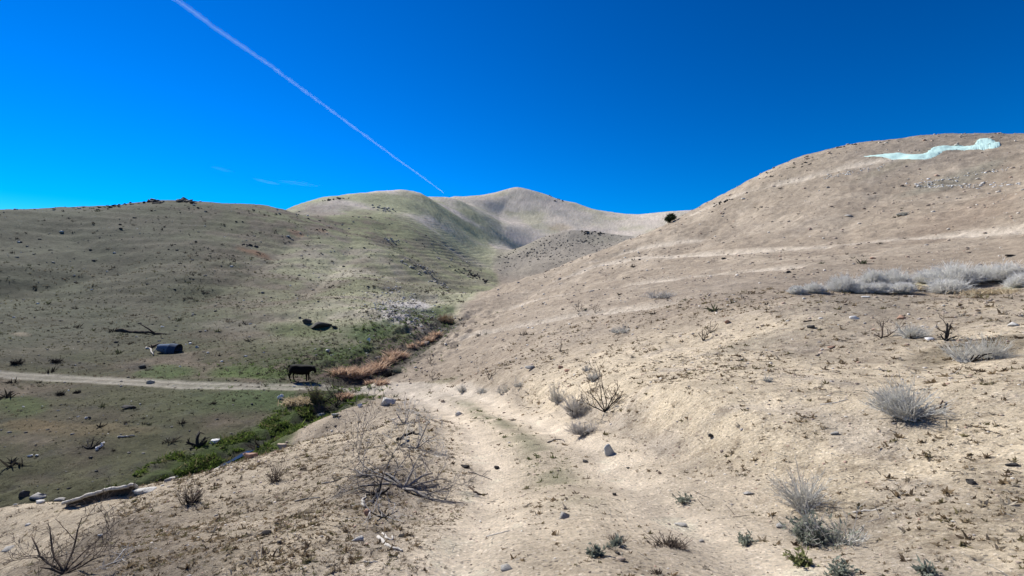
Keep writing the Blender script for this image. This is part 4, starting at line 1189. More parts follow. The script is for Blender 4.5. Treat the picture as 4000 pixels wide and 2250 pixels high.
# ------------------------------------------------------------------ lone juniper
def juniper(u, v, w, h):
    p = P(u, v); px = p[1] / F; W, H = w * px / 2, h * px
    rg = np.random.default_rng(4)
    e = empty('juniper_tree', p); tag(e, 'lone dark green round juniper on the shoulder of the right hill', 'tree')
    tr = add('trunk', np_mesh('trunk', *tube([(0, 0, -.2), (.05, 0, H * .3), (-.05, .05, H * .6)], [.16, .12, .06], 7, 1, .1), MAT['wood_brown']), e)
    parts = []
    for i in range(6):
        a = rg.uniform(0, 6.28); d = np.array([math.cos(a), math.sin(a), .7]); parts.append(tube([(0, 0, H * .25), d * W * .4 + (0, 0, H * .2), d * W * .75 + (0, 0, H * .25)], [.07, .05, .02], 5, i))
    add('limb', np_mesh('limb', *merge(parts), MAT['wood_brown']), tr)
    n = 5200
    cl = rg.normal(size=(34, 3)); cl = unit(cl) * rg.uniform(.35, .85, (34, 1)) * np.array([W, W, H * .48]) + np.array([0, 0, H * .52])
    k = rg.integers(0, 34, n); pos = cl[k] + rg.normal(size=(n, 3)) * W * .15
    pos[:, 2] = np.maximum(pos[:, 2], .05)
    d = unit(pos - np.array([0, 0, H * .4]) + rg.normal(size=(n, 3)) * W * .5); L = rg.uniform(.12, .26, n)
    V, Fc = blades(pos, d, L, rg.normal(size=(n, 3)) * .03, .045)
    add('crown', np_mesh('crown', V, Fc, MAT['leaf_juniper']), e)
def crest(u, ymax=165):
    for v in np.arange(200, 260, .5):
        q = ray_xy(height, u, v)
        if q and q[1] < ymax: return v
juniper(670, crest(670) + .6, 11, 9)

# ------------------------------------------------------------------ sagebrush band behind the lip on the right
SB = 'pale grey sagebrush growing in a band on the right'
for (u, v, w, h, lab) in (
    (797,293.5,16,7,'low pale sagebrush at the left end of the sagebrush band on the right'),
    (814,293,20,9,'small pale sagebrush second from the left end of the band'),
    (842,292,32,14,'broad rounded pale sagebrush in the left part of the band'),
    (864,293,20,9,'low sagebrush between two broad ones in the front of the band'),
    (873,285,22,13,'pale sagebrush behind the front row, left of the middle of the band'),
    (895,286,30,15,'tall rounded pale sagebrush in the back row near the middle of the band'),
    (880,293,24,9,'low sagebrush in the front row under the tall rounded one'),
    (902,293,24,9,'low grey sagebrush at the front beside a pale grass patch'),
    (928,283,28,11,'pale sagebrush behind the pale grass patch in the band'),
    (953,285,46,20,'largest sagebrush of the band, dark below and pale on top'),
    (948,293,38,11,'low wide sagebrush in the front row under the largest one'),
    (984,281,34,14,'pale sagebrush right of the largest one'),
    (1008,281,34,16,'pale sagebrush at the right edge of the picture in the band'),
    (1022,287,26,12,'sagebrush cut by the right edge of the picture')):
    shrub(u, v, w * 1.0, h * 1.12, lab, n=560, twigs=7, mat='twig_white', name='sagebrush', group=SB, spread=1.45, core='wood_grey', leaf='leaf_sage', leaf_n=260, droop=.1, ragged=.3)
for (u, v, w, h, lab) in ((917,289,34,5,'pale yellowish grass patch inside the sagebrush band'), (996,293,60,6,'pale grass strip in front of the sagebrush at right')):
    reed_clump(u, v, w, h, lab, None, 700, 'grass_straw', 'grass_patch', 'grass')

# ------------------------------------------------------------------ shrubs in the near ground
shrub(822, 541, 62, 40, 'big grey green sagebrush in the right foreground beside the track', n=230, twigs=6, mat='twig_grey', leaf='leaf_sage', leaf_n=2200, spread=1.35, lean=(-.10, .05, 0), rad=.0024, core='wood_charred', name='sagebrush')
shrub(806, 508, 74, 44, 'pale straggly dead brush leaning over the back of the foreground sagebrush', n=190, twigs=5, mat='twig_pale', spread=1.3, lean=(-.05, .12, 0), rad=.0022, core=None, name='dead_brush')
shrub(850, 541, 62, 22, 'flattened straw pale twigs trailing right of the big foreground sagebrush', n=120, twigs=3, mat='twig_pale', spread=1.5, lean=(.9, -.35, .1), rad=.002, core=None, name='fallen_twigs', cat='twigs')
shrub(905, 413, 66, 36, 'pale bushy dead shrub on the right slope with a dark base', n=420, twigs=6, mat='twig_pale', spread=1.25, lean=(-.12, .1, 0), rad=.003, core='wood_charred', name='dead_shrub')  # near-black wood at the base
shrub(972, 361, 58, 30, 'wind swept pale dead shrub near the right edge, leaning right', n=300, twigs=5, mat='twig_pale', spread=1.2, lean=(.25, .1, 0), rad=.003, core='wood_charred', name='dead_shrub')
shrub(912, 338, 46, 17, 'low pale dead shrub behind the small stumps on the right', n=300, twigs=5, mat='twig_pale', spread=1.45, lean=(.15, .1, 0), rad=.003, core='wood_brown', name='dead_shrub')
dead_shrub(882, 338, [(8,-14,.2),(-8,-3,0),(14,-4,.1)], 'forked grey root lying left of the low pale shrub on the right', 'wood_brown', 'twig_brown', 'dead_root', 2, cat='root', seed=3, rbase=.03)
dead_shrub(946, 341, [(6,-14,.1),(2,-18,0),(-6,-4,0),(10,-6,0)], 'dark upright burnt root between the two pale shrubs at right', 'wood_charred', 'wood_charred', 'burnt_root', 2, cat='root', seed=5, rbase=.035)
shrub(558, 402, 17, 22, 'white upright dead shrub beside the right wheel lane, leftmost of three', n=170, twigs=5, mat='twig_pale', spread=.9, rad=.004, core=None, name='dead_shrub')
shrub(577, 415, 36, 27, 'grey tangled dead shrub between the white shrub and the black bare one', n=260, twigs=6, mat='twig_grey', spread=1.3, rad=.004, core='wood_charred', name='dead_shrub')
dead_shrub(605, 412, [(-8,-28,.1),(-14,-18,0),(4,-30,0),(14,-18,.1),(20,-24,.0),(-20,-8,0),(18,-6,0)], 'black bare branching shrub on the bank right of the track', 'wood_charred', 'wood_brown', 'burnt_shrub', 3, seed=7, rbase=.018)
shrub(590, 432, 40, 12, 'grey heap of fallen twigs below the black bare shrub', n=220, twigs=4, mat='twig_grey', spread=1.5, lean=(-.5, -.2, 0), rad=.004, core='wood_grey', name='fallen_twigs', cat='twigs')
shrub(594, 381, 16, 16, 'small pale dead shrub uphill of the three shrubs by the track', n=130, twigs=4, mat='twig_pale', spread=1.1, lean=(.1, 0, 0), rad=.004, core='wood_charred', name='dead_shrub')
shrub(587, 371, 12, 9, 'tiny pale dead shrub, highest above the track of the small ones', n=80, twigs=4, mat='twig_pale', rad=.004, core=None, name='dead_shrub')
for (u, v, w, h, lab) in ((464,391,20,8,'low pale dry shrub at the foot of the right bank, leftmost of four'), (483,393,20,8,'low pale dry shrub at the foot of the right bank, second of four'), (503,393,18,11,'grey dry shrub at the foot of the right bank, third of four'), (521,387,12,10,'small dark grey shrub at the foot of the right bank, rightmost of four')):
    shrub(u, v, w, h, lab, n=90, twigs=4, mat='twig_pale', spread=1.4, rad=.004, core=None, name='dry_shrub', group='dry shrubs at the foot of the right bank')
for (u, v, s_, lab) in ((489,380,10,'small black twiggy stub on the slope right of the crossing'), (432,379,9,'small black twiggy stub just right of the reeds'), (710,333,12,'small burnt twig bush among stones on the middle of the right slope'), (703,341,14,'low row of black twigs beside the small burnt twig bush'), (430,364,7,'short black stub on the slope above the reeds'), (560,352,9,'short dark stub left of the grey boulder on the right slope'),
        (595,313,9,'dark twig cluster high on the right slope, right one of a pair'), (578,312,9,'dark twig cluster high on the right slope, left one of a pair')):
    dead_shrub(u, v, [(-s_*.3,-s_*.6,0),(s_*.35,-s_*.7,.05),(0,-s_*.9,0),(s_*.6,-s_*.2,0)], lab, 'wood_charred', 'wood_brown', 'burnt_stub', 1, seed=int(u), rbase=.012 + .0004 * s_, cat='bush')
shrub(768, 381, 14, 7, 'tiny grey dead shrub alone on the middle right slope', n=90, twigs=4, mat='twig_pale', rad=.003, core=None, name='dead_shrub')
shrub(622, 333, 26, 7, 'low grey brush on the right slope above the grey boulder', n=120, twigs=3, mat='twig_pale', spread=1.45, rad=.004, core=None, name='dead_shrub')
shrub(662, 298, 36, 8, 'pale thin brush high on the middle right slope', n=140, twigs=3, mat='twig_grey', spread=1.45, rad=.006, core=None, name='dead_shrub')
shrub(900, 216, 13, 5, 'low grey bush alone high on the right hill', n=120, twigs=3, mat='twig_grey', spread=1.4, rad=.01, core='wood_brown', name='bush', leaf='leaf_sage', leaf_n=200)

# big dead sage lying on the berm left of the track
dead_shrub(403, 489, [(-53,-18,.5),(-35,-30,.9),(-14,-31,.6),(10,-26,.5),(42,-12,.4),(40,6,-.1),(30,-22,.7),(-40,-6,.1),(50,14,-.4)], 'big grey dead shrub sprawling on the berm left of the track', 'wood_grey', 'wood_grey', 'dead_shrub', 3, seed=19, rbase=.021, kids=(3, 5), gravity=-.01)
dead_shrub(377, 494, [(-14,4,-.2),(-18,-6,.1),(10,6,-.3),(16,2,0),(-6,14,-.5),(8,-10,.2)], 'black twisted root knot under the big dead shrub', 'wood_charred', 'twig_brown', 'burnt_root', 2, seed=12, rbase=.02, cat='root')
stick([(364,507),(362,501),(366,497),(374,494)], 1.2, 'wood_pale', 'white curved root at the left of the black root knot', 'bleached_root', 'root', forks=0, seed=3)
dead_shrub(385, 517, [(-10,10,-.3),(4,12,-.3),(14,-4,.1),(-8,-8,.1),(10,6,-.1)], 'small black twig heap below the root knot', 'wood_charred', 'twig_grey', 'burnt_twigs', 2, seed=13, rbase=.01, cat='twigs')
dead_shrub(416, 449, [(-10,-18,.4),(14,-22,.6),(24,-12,.4),(-22,2,0),(20,6,-.2),(10,-8,.2)], 'dead bare shrub on the berm uphill of the big one, with a black limb', 'wood_grey', 'twig_pale', 'dead_shrub', 3, seed=14, rbase=.014)
stick([(398,446),(406,440),(414,438),(420,440)], 1.4, 'wood_charred', 'black arched limb lying across the middle dead shrub', 'charred_limb', 'branch', forks=1, seed=4, lift=4)
dead_shrub(404, 424, [(-8,-10,.3),(8,-10,.3),(12,2,0),(-10,2,0),(4,-14,.4)], 'small grey dead shrub farthest along the berm', 'wood_grey', 'twig_grey', 'dead_shrub', 3, seed=15, rbase=.016)
dead_shrub(64, 574, [(4,-38,.4),(-10,-44,.3),(30,-22,.2),(18,-34,.5),(-34,-26,.2),(52,-14,0),(-22,-10,0)], 'bare brown branching shrub at the lower left corner', 'wood_brown', 'twig_brown', 'bare_shrub', 4, seed=16, rbase=.010, gravity=.05)
dead_shrub(113, 563, [(14,-16,.1),(24,-6,0),(-12,4,-.1)], 'thin grey twig right of the corner shrub', 'twig_grey', 'twig_grey', 'bare_twig', 2, seed=17, rbase=.006, cat='twigs')
shrub(189, 503, 30, 26, 'thin brown bare bush on the verge above the corner shrub', n=70, twigs=4, mat='twig_brown', spread=1.0, rad=.003, core='wood_charred', name='bare_bush')
shrub(274, 482, 24, 24, 'thin upright brown bush on the verge near the gully rocks', n=60, twigs=4, mat='twig_brown', spread=.9, rad=.003, core=None, name='bare_bush')
shrub(303, 470, 16, 10, 'low thin brown bush right of the upright brown bush', n=40, twigs=3, mat='twig_brown', spread=1.3, rad=.003, core=None, name='bare_bush')

# ------------------------------------------------------------------ by the crossing
def green_bush():
    p = P(319, 403); px = p[1] / F; rg = np.random.default_rng(9)
    shrub(319, 403, 18, 33, 'upright yellow green bush beside the cow at the crossing', n=150, twigs=4, mat='twig_brown', leaf='leaf_green', leaf_n=2600, spread=.62, rad=.006, core='wood_charred', name='green_bush')
green_bush()
dead_shrub(336, 407, [(8,-20,0),(3,-24,.1),(-5,-18,0),(11,-12,0),(-9,-8,0),(6,-28,.2)], 'black burnt stems right of the yellow green bush', 'wood_charred', 'wood_brown', 'burnt_shrub', 2, seed=21, rbase=.03)
reed_clump(298, 404, 26, 9, 'tan dry grass mound left of the yellow green bush', None, 700, 'grass_straw', 'dry_grass_mound', 'grass')
shrub(320, 411, 22, 9, 'brown tangle of twigs in front of the yellow green bush', n=160, twigs=4, mat='twig_brown', spread=1.45, rad=.008, core='wood_charred', name='twig_tangle', cat='twigs')
reed_clump(345, 399, 12, 9, 'rusty dry grass behind the black burnt stems', None, 260, 'reed_straw', 'dry_grass_clump', 'grass')
for (u, v, w, h, n, lab) in (
    (338,375,14,11,420,'straw reed clump nearest the cow, leftmost of the reeds'), (347,376,14,13,420,'straw reed clump right of the leftmost one'), (357,377,18,13,700,'dome shaped brown reed clump standing out among the reeds'),
    (364,375,14,15,420,'pale bent reed clump right of the dome'), (372,372,14,11,380,'low reed clump behind the pale bent one'), (379,370,14,14,420,'tall reed clump in the middle of the reed bed'),
    (381,384,18,8,380,'low reed clump at the edge of the track, right of the other low one'), (370,384,16,7,380,'low reed clump at the edge of the track, near the water'),
    (388,363,14,12,360,'reed clump upstream of the tall middle one'), (394,358,14,13,360,'spiky reed clump by the steep bank'), (402,358,12,9,320,'reed clump right of the spiky one'),
    (412,348,13,7,260,'small reed clump on the bend of the creek'), (420,345,13,7,260,'small reed clump above the pale slab'), (429,341,13,8,260,'small reed clump second from the upstream end'), (436,337,10,9,240,'small bright reed clump at the upstream end')):
    reed_clump(u, v, w * .8, h * .95, lab, n=int(n * .34))
shrub(446, 323, 22, 12, 'tan bushy shrub above the creek where the slopes meet', n=220, twigs=4, mat='reed_straw', leaf='leaf_green', leaf_n=350, spread=1.2, lean=(-.1, 0, 0), rad=.01, core='wood_charred', name='tan_bush')
shrub(388, 377, 12, 10, 'black burnt bush right of the reed bed', n=120, twigs=3, mat='wood_charred', spread=1.2, rad=.008, core='wood_charred', name='burnt_bush')
shrub(399, 373, 12, 6, 'pale green sagebrush right of the reed bed', n=140, twigs=4, mat='leaf_sage', spread=1.4, rad=.008, core=None, name='sagebrush')
rock(328, 351.5, 6, 4, 'stone_pale', 'pale round stone on the dark bank above the cow')
rock(369, 342, 4, 6, 'stone_white', 'white upright stone on the bank left of the creek bend')
rock(377, 359, 8, 5, 'stone_grey', 'grey boulder at the back of the reed bed')
rock(426, 345, 12, 5, 'stone_grey', 'long grey slab below the upstream reeds')
rock(320, 327, 22, 8, 'stone_dark', 'big boulder coloured dark for shade, half sunk in the left bank', sub=3, seed=4)  # these three boulders: overhang shade put into their dark colour
rock(307, 324, 12, 7, 'stone_dark', 'smaller boulder coloured dark for shade, left of the big one in the left bank', seed=2)
rock(334, 328, 8, 5, 'stone_dark', 'small rock coloured dark for shade, right of the big boulder', seed=6)
rock(281, 399, 8, 8, 'stone_white', 'round white boulder in the green gully near the crossing', seed=8, sub=3)
rock(214, 443, 11, 9, 'stone_white', 'white topped boulder on the far edge of the green gully', seed=3, sub=3)
dead_shrub(198, 447, [(-4,-14,.1),(6,-10,0),(-10,-6,0),(10,-2,0)], 'black burnt stump left of the white topped boulder', 'wood_charred', 'wood_charred', 'burnt_stump', 1, seed=31, rbase=.09, cat='stump')
rock(252, 458, 21, 9, 'stone_red', 'long pinkish boulder on the near edge of the gully', seed=5, sub=3, tilt=.12)
rock(282, 449, 14, 9, 'stone_tan', 'tan boulder with a pale left face above the long pinkish one', seed=1, sub=3)
rock(388, 404, 16, 10, 'stone_pale', 'pale speckled boulder on the left edge of the track', seed=7, sub=3)
rock(360, 407, 5, 5, 'stone_white', 'small white stone left of the pale speckled boulder')
rock(459, 415, 9, 4, 'stone_pale', 'flat pale stone lying in the track')
rock(443, 402, 5, 4, 'stone_tan', 'small tan stone in the track near the crossing')
rock(321, 416.5, 13, 5, 'stone_grey', 'grey log like rock at the top of the green gully', seed=9)
rock(335, 416, 8, 4, 'stone_pale', 'small pale stone right of the grey rock above the gully')

# ------------------------------------------------------------------ logs, planks, bones on the left
def hollow_log():
    p0 = np.array(P(64, 507)); p1 = np.array(P(131, 495))
    e = empty('fallen_log', p0); tag(e, 'big split hollow log lying along the gully edge at lower left', 'log')
    L = np.linalg.norm(p1 - p0); n = 22; m = 10; rg = np.random.default_rng(6)
    ax = (p1 - p0) / L; side = np.cross(ax, (0, 0, 1)); side /= np.linalg.norm(side)
    if side[1] > 0: side = -side                                # towards the camera
    up = np.array([0, 0, 1.])
    top = 100 + 14 * fbm(np.arange(n) * 1.0, np.zeros(n), 3.0, 2, 4)
    V = []
    for shell in (1.0, .80):
        for i in range(n):
            t = i / (n - 1); r = L * (.03 + .042 * min(1, t * 1.6)) * (1 + .06 * math.sin(i * .9))
            for j in range(m):
                a_ = math.radians(-60 + (top[i] + 60) * j / (m - 1))
                c = p0 + ax * L * t + up * r * .45 + side * r * .2
                V.append(c + (-side * math.cos(a_) + up * math.sin(a_)) * r * shell * (1 + .04 * rg.normal()) - p0)
    V = np.array(V); f = []; o = n * m
    for i in range(n - 1):
        for j in range(m - 1):
            q = i * m + j; f.append((q, q + 1, q + m + 1, q + m)); f.append((o + q, o + q + m, o + q + m + 1, o + q + 1))
        for j in (0, m - 1):
            q = i * m + j; f.append((q, q + m, o + q + m, o + q))
    for i in (0, n - 1):
        for j in range(m - 1):
            q = i * m + j; f.append((q, o + q, o + q + 1, q + 1))
    add('bark_shell', np_mesh('bark_shell', V, np.array(f), MAT['wood_brown']), e)
    ed = (V[np.arange(n) * m + m - 1] + V[o + np.arange(n) * m + m - 1]) / 2
    add('pale_edge', np_mesh('pale_edge', *tube(ed, L * .012 * (1 + .5 * rg.random(n)), 6, 4, .25), MAT['wood_pale']), e)
    en = V[(n - 1) * m + np.arange(m)] * .55 + V[o + (n - 1) * m + np.arange(m)] * .45
    add('broken_end', np_mesh('broken_end', *tube(en + ax * L * .01, np.full(m, L * .014), 6, 5, .3), MAT['wood_pale']), e)
hollow_log()
for (u, v, w, h, m_, lab) in ((24,496,10,7,'stone_dark','dark rounded stone left of the hollow log, farthest left of its row'), (38,497,16,4,'stone_grey','flat grey slab in the row of stones left of the hollow log'), (60,501,14,7,'stone_grey','grey leaning stone touching the left end of the hollow log'), (40,503.5,12,5,'stone_pale','pale flat stone in front of the row left of the hollow log'), (15,506,6,5,'stone_pale','small pale stone at the far lower left, apart from the row'),
        (100,537,9,7,'stone_pale','pale stone on the verge above the corner shrub'), (28,525,6,4,'stone_pale','small pale stone near the left edge above the corner shrub'), (144,493,24,3.5,'stone_pale','long pale sliver of rock right of the hollow log'), (10,549,14,4,'stone_grey','flat grey stone at the left edge, lowest of all')):
    rock(u, v, w, h, m_, lab, tilt=.1)
stick([(168,481.5),(173,479.5),(178,478)], 1.7, 'wood_pale', 'short pale broken plank by the green gully', 'plank', 'plank', forks=0, seed=9)
stick([(117,331),(128,331.8),(140,333.2),(152,334),(166,334.5)], 1.5, 'wood_brown', 'long dark fallen log high on the left flat', 'fallen_log', 'log', forks=1, seed=10)
stick([(146,349),(150,349.5),(152,352),(153,356)], .9, 'wood_pale', 'pale crooked branch left of the toppled tank', 'crooked_branch', 'branch', forks=1, seed=11, lift=1.2)
stick([(149,349),(155,346.5),(160,345)], 1.1, 'wood_brown', 'dark branch leaning against the toppled tank', 'dark_branch', 'branch', forks=1, seed=12, lift=1.2)
stick([(118,437.5),(126,437),(134,436.2)], .9, 'wood_pale', 'straight pale stick alone on the left flat', 'stick', 'branch', forks=0, seed=13)
stick([(97,450),(101,446.5),(104,443.5)], 1.3, 'stone_white', 'white flat board beside the charred branches on the left flat', 'board', 'board', forks=0, seed=14)
dead_shrub(90, 449, [(-10,-2,0),(-8,-6,.3),(8,-4,.2),(2,-8,.4),(12,-6,.3)], 'charred branch heap on the left flat', 'wood_charred', 'wood_charred', 'charred_branches', 2, seed=33, rbase=.05, cat='branches')
rock(131, 408, 16, 6, 'stone_dark', 'black lump lying on the left flat below the trail', seed=10, cat='lump', name='black_lump')
rock(140, 404.5, 3, 2, 'stone_white', 'white chip on the end of the black lump')
rock(90, 418.5, 4, 4, 'stone_dark', 'small black stone beside a white one on the left flat')
rock(86, 418.5, 4.5, 2.5, 'stone_white', 'small white stone beside a black one on the left flat')
rock(151, 383, 9, 4, 'stone_grey', 'grey slab standing in the left trail', seed=2)
rock(143, 368, 9, 6, 'stone_dark', 'black pointed stump like rock above the left trail', seed=11)
rock(30, 456.5, 5, 2.5, 'stone_white', 'left one of two white flakes on the left flat')
rock(37, 456, 5, 3, 'stone_white', 'right one of two white flakes on the left flat')
rock(190, 344, 4, 2.5, 'stone_white', 'white stone right of the toppled tank, farther one')
rock(197, 348, 4, 3, 'stone_pale', 'pale stone right of the toppled tank, nearer one')
rock(180, 367, 3, 3, 'stone_white', 'small white stone on the grass between tank and trail')
for (u, v, w, h, lab) in ((62,395,12,6,'black burnt brush heap under the left trail, larger one'),(78,393,8,4,'black burnt brush heap under the left trail, smaller one'),(15,364,14,6,'dark burnt brush heap near the left edge above the trail'),(55,362,16,4,'dark burnt brush heap in the burnt patch above the trail')):
    shrub(u, v, w, h, lab, n=110, twigs=2, mat='wood_charred', spread=1.45, rad=.012, core='wood_charred', name='burnt_brush_heap', cat='brush')

# ------------------------------------------------------------------ stones and sticks on the right and in the track
for (u, v, w, h, m_, lab) in (
    (610,455,11.5,14,'stone_blue','blue grey upright boulder standing at the right edge of the track'), (531,369,14,8,'stone_grey','grey rounded boulder on the right slope above the track'),
    (567,371,8,4,'stone_red','reddish flat rock below the grey boulder, right one of two'), (561,368,6,4,'stone_red','reddish flat rock below the grey boulder, left one of two'),
    (585,462,7,4,'stone_dark','dark flat stone in the right wheel lane'), (615,495.5,5,5,'stone_dark','round dark stone in the right wheel lane, nearer the camera'), (628,468.5,5,3,'stone_dark','small dark stone right of the dark flat one'),
    (711,437,8,7,'stone_dark','dark pointed rock on the sandy right slope'), (832,348,11,5,'stone_red','brown burnt looking block on the edge of the sandy slope'), (855,319,10,4,'stone_white','pale flat rock on the terrace below the sagebrush'),
    (901,319,9,6,'stone_red','orange pyramid shaped rock on the terrace below the sagebrush'), (728,323,7,4,'stone_red','reddish rock on the middle of the right slope'), (762,326,8,3,'stone_tan','flat tan rock right of the reddish one'),
    (812,328,9,5,'stone_dark','dark humped rock on the terrace left of the pale shrubs'), (1013,326,11,6,'stone_pale','pale rock near the right edge above the leaning shrub'), (929,340,9,6,'stone_white','white block beside the low pale shrub and the burnt root'),
    (848,216,7,3,'stone_pale','pale flat rock alone high on the right hill'), (873,259,7,4,'stone_red','reddish dark rock above the sagebrush band'), (1011,256,11,3,'stone_dark','dark flat rock near the right edge above the sagebrush'),
    (724,259,6,3,'stone_dark','dark rock on the terrace line of the right hill'), (789,273,6,3,'stone_dark','small dark rock left of the sagebrush band'), (866,297.5,9,2.5,'stone_white','thin white slab on the lip in front of the sagebrush'),
    (1013,466,12,6,'stone_dark','dark rock at the right edge of the sandy slope'), (972,483,10,5,'stone_dark','dark brown rock in the sand at right'), (368,516,10,10,'stone_red','pinkish stone among the roots of the big dead shrub'),
    (359,541,14,9,'stone_pale','pale grey stone on the verge below the big dead shrub'), (266,535,18,9,'wood_charred','charred chunk of wood on the left verge'), (277,525,9,5,'wood_charred','small charred chunk behind the bigger one on the left verge'), (279,544,6,5,'stone_dark','small black stone below the charred chunks'),
    (506,569,16,7,'stone_grey','flat grey slab at the bottom edge of the picture'), (564,518,11,7,'stone_grey','flat grey stone in the middle of the track'), (622,561,13,9,'stone_tan','tan flat faced stone at the bottom of the track'), (618,554,6,4,'stone_dark','black stone leaning on the tan flat faced one'),
    (466,467.5,12,4,'wood_charred','charred flake lying in the left wheel lane'), (497,469,7,4,'wood_charred','small charred flake right of the bigger one'), (401,537,10,4,'wood_charred','black wood chip right of the pale bleached wood'), (660,474,4,4,'stone_tan','small tan stone between track and sandy slope'),
    (748,494,13,5,'stone_grey','flat grey slab on the sandy slope left of the foreground sagebrush'), (835,434,10,4,'stone_grey','flat grey stone on the right slope left of the pale bushy shrub'), (681,526,13,4,'stone_grey','grey flake beside the dark debris heap'), (702,542,6,3,'stone_grey','small grey flake near the lower green plants'), (781,527,12,5,'stone_grey','grey stone left of the big foreground sagebrush')):
    rock(u, v, w, h, m_, lab, tilt=.18, name='charred_wood' if m_.startswith('wood') else 'rock', cat='wood' if m_.startswith('wood') else 'rock')
stick([(548,443),(555,440),(561,440),(565,442)], .7, 'wood_grey', 'thin curved stick in the right wheel lane', 'stick', 'branch', forks=2, seed=41)
stick([(468,472),(476,474),(484,477),(492,480)], .6, 'wood_grey', 'thin grey stick in the left wheel lane, upper one', 'stick', 'branch', forks=2, seed=42)
stick([(469,487),(474,492),(480,495),(488,494)], 1.0, 'wood_brown', 'curved brown stick in the left wheel lane, lower one', 'stick', 'branch', forks=1, seed=43)
stick([(486,537),(498,534),(510,531)], .6, 'wood_pale', 'pale straw like stick at the bottom of the left lane', 'stick', 'branch', forks=2, seed=44)
stick([(853,513),(862,511.5),(872,510.5),(884,509)], .9, 'wood_pale', 'pale straight stick right of the big foreground sagebrush', 'stick', 'branch', forks=1, seed=45)
stick([(868,522),(880,519),(876,509)], .5, 'wood_grey', 'thin bent twig beside the pale straight stick', 'stick', 'branch', forks=2, seed=46)
stick([(940,414),(941,408),(943,403)], 1.2, 'wood_brown', 'brown upright stub right of the pale bushy dead shrub', 'stub', 'stump', forks=0, seed=47, lift=2)
stick([(804,322),(812,320.5)], .7, 'wood_brown', 'short brown stick on the terrace', 'stick', 'branch', forks=0, seed=48)
stick([(820,405),(836,403),(848,400)], .5, 'wood_pale', 'thin pale stick left of the pale bushy dead shrub', 'stick', 'branch', forks=2, seed=49)
stick([(378,538),(386,545),(394,549),(402,552)], 1.7, 'wood_pale', 'bleached wood length on the lower verge, lower one', 'bleached_wood', 'branch', forks=0, seed=50)
stick([(383,534),(388,540),(393,540),(392,536)], 1.3, 'wood_pale', 'bleached hooked wood piece above the longer one', 'bleached_wood', 'branch', forks=0, seed=51)
stick([(364,562),(370,563),(378,562)], .8, 'wood_pale', 'short white chip of wood at the bottom of the verge', 'wood_chip', 'branch', forks=0, seed=52)
stick([(295,502),(308,499),(320,498)], .8, 'wood_grey', 'grey stick on the verge left of the black root knot', 'stick', 'branch', forks=1, seed=53)
stick([(322,484),(332,482),(340,480)], .6, 'wood_grey', 'thin stick on the verge, upper left of the big dead shrub', 'stick', 'branch', forks=1, seed=54)
shrub(667, 545, 46, 13, 'dark heap of dry plant debris in the foreground right of the track', n=240, twigs=3, mat='twig_brown', spread=1.5, rad=.0022, core='wood_charred', name='debris_heap', cat='debris')
shrub(618, 541, 24, 8, 'brown dry clump left of the dark debris heap', n=130, twigs=3, mat='twig_brown', spread=1.5, rad=.002, core=None, name='dry_clump', cat='debris')
shrub(656, 574, 26, 10, 'dark dry clump at the bottom edge right of the tan stone', n=130, twigs=3, mat='wood_brown', spread=1.45, rad=.002, core='wood_charred', name='dry_clump', cat='debris')
for (u, v, w, h, m_, lab) in ((683,503,20,8,'leaf_sage','low green plant on the sand right of the track, upper one'), (746,543,22,10,'leaf_sage','low green plant left of the big foreground sagebrush'), (801,566,18,13,'leaf_green','small leafy green plant at the bottom edge, left one'), (839,574,22,12,'leaf_sage','small leafy green plant at the bottom edge, middle one'), (926,574,14,9,'leaf_sage','small grey green plant at the bottom edge, right one'), (616,546,12,8,'leaf_sage','tiny green plant in the brown clump by the track'), (598,556,14,7,'leaf_sage','tiny green plant in the track near the tan stone')):
    leafy_plant(u, v, w, h, lab, m_, 260)

# ------------------------------------------------------------------ water in the creek
def water(uv, w, label, name='creek_water'):
    L = line_xy(uv) if not isinstance(uv, np.ndarray) else uv
    t = np.linspace(0, len(L) - 1, len(L) * 5); q = np.stack([np.interp(t, np.arange(len(L)), L[:, k]) for k in range(2)], 1)
    d = np.gradient(q, axis=0); nrm = unit(np.stack([-d[:, 1], d[:, 0]], 1)); rg = np.random.default_rng(2)
    ww = w * (0.7 + .5 * rg.random(len(q)))[:, None]
    a, b = q + nrm * ww, q - nrm * ww
    z = height(q[:, 0], q[:, 1]) + .035
    z = np.minimum.accumulate(z) if z[0] > z[-1] else np.minimum.accumulate(z[::-1])[::-1]
    V = np.stack([np.column_stack([a, z]), np.column_stack([b, z])], 1).reshape(-1, 3)
    Fc = np.array([(2 * i, 2 * i + 1, 2 * i + 3, 2 * i + 2) for i in range(len(q) - 1)])
    m, nt, bs = nodes('water', .16, .35); bs.inputs['Base Color'].default_value = (.012, .014, .014, 1)
    nz = nt.nodes.new('ShaderNodeTexNoise'); nz.inputs['Scale'].default_value = 9; bp = nt.nodes.new('ShaderNodeBump'); bp.inputs['Strength'].default_value = .25; bp.inputs['Distance'].default_value = .03
    nt.links.new(nz.outputs['Fac'], bp.inputs['Height']); nt.links.new(bp.outputs[0], bs.inputs['Normal'])
    tag(add(name, np_mesh(name, V, Fc, m)), kind='structure')
water(GULLY[1:7], .13, '')
water([(334,384),(345,383.5),(357,382.5),(366,380)], .45, '')

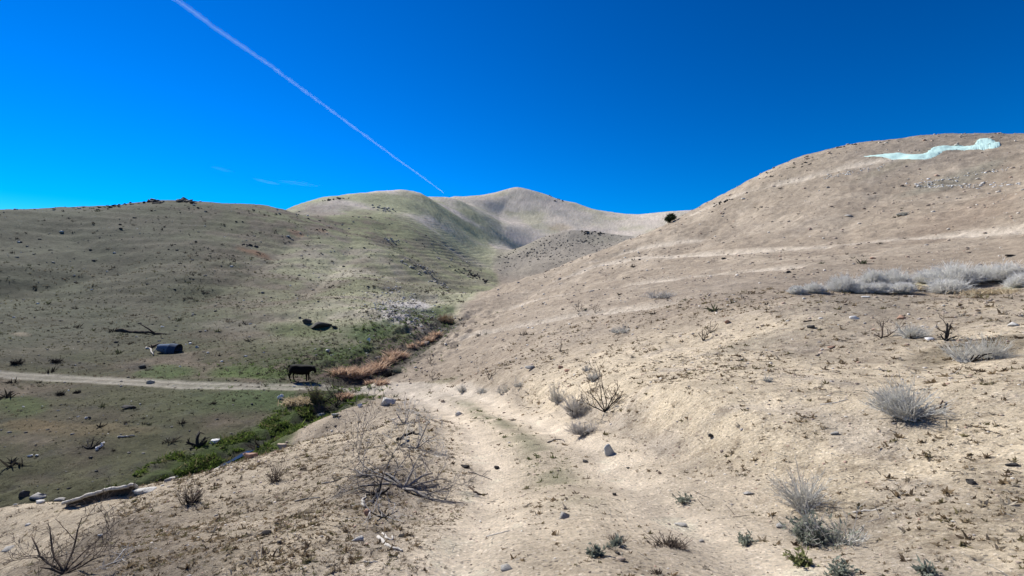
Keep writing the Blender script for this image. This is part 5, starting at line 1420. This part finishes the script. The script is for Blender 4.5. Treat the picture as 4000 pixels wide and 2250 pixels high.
# ------------------------------------------------------------------ contrail and wisps of cloud: real ice cloud, lit by the sun
def ray(u, v, alt):
    y = alt * F / (CV - v); return np.array([(u - CU) / F * y, y, alt])
def cloud_mat(name, density):
    m = bpy.data.materials.new(name); m.use_nodes = True; nt = m.node_tree; nt.nodes.clear()
    o = nt.nodes.new('ShaderNodeOutputMaterial'); vs = nt.nodes.new('ShaderNodeVolumeScatter')
    vs.inputs['Color'].default_value = (.86, .96, 1, 1); vs.inputs['Density'].default_value = density; vs.inputs['Anisotropy'].default_value = .25
    nt.links.new(vs.outputs[0], o.inputs['Volume']); return m
def contrail():
    A, B = ray(134, -30, 9000), ray(444, 193, 9000)
    n = 420; t = np.linspace(0, 1, n)[:, None]; rg = np.random.default_rng(8)
    # even steps as seen from the ground
    ya, yb = A[1], B[1]; tt = (1 / (1 / ya + (1 / yb - 1 / ya) * t) - ya) / (yb - ya)
    pts = A + (B - A) * tt
    wob = np.cumsum(rg.normal(size=(n, 3)), axis=0); wob -= wob[0] + (wob[-1] - wob[0]) * t
    pts = pts + wob * 3.0
    lump = 1 + .30 * perlin(np.arange(n) * .11, np.zeros(n), 5) + .18 * perlin(np.arange(n) * .31, np.zeros(n) + 4, 6)
    fade = np.linspace(1, .75, n)
    e = empty('contrail', tuple(A))
    for nm, rad, den in (('core', 38, .0006), ('plume', 105, .00022)):
        V, Fc = tube(pts - A, rad * lump * fade, 12, 3, .06)
        add(nm, np_mesh(nm, V, Fc, cloud_mat(nm + '_ice', den), smooth=True), e)
    tag(e, 'thin white contrail crossing the blue sky from top left down to the ridge', 'contrail')
contrail()
def wisp(u, v, w, h, tilt, dens, label):
    c = ray(u, v, 8000); px = c[1] / F
    V, Fc = ICO[3]; V = V * (1 + .25 * perlin(V[:, 0] * 2, V[:, 2] * 2, 3))[:, None]
    V = V * np.array([w * px / 2, w * px * .25, h * px / 2]); a = math.radians(tilt)
    V = np.stack([V[:, 0] * math.cos(a) + V[:, 2] * math.sin(a), V[:, 1], -V[:, 0] * math.sin(a) + V[:, 2] * math.cos(a)], 1)
    o = add('cloud_wisp', np_mesh('cloud_wisp', V, Fc, cloud_mat('wisp_ice', dens), smooth=True), None, tuple(c)); tag(o, label, 'cloud')
wisp(222, 169.5, 24, 3.0, 12, .00002, 'faint streak of cloud low over the left ridge, leftmost')
wisp(266, 181.5, 28, 3.2, 12, .000028, 'faint streak of cloud low over the left ridge, brightest one')
wisp(300, 183.5, 44, 3.0, 6, .000016, 'faint streak of cloud low over the left ridge, rightmost')
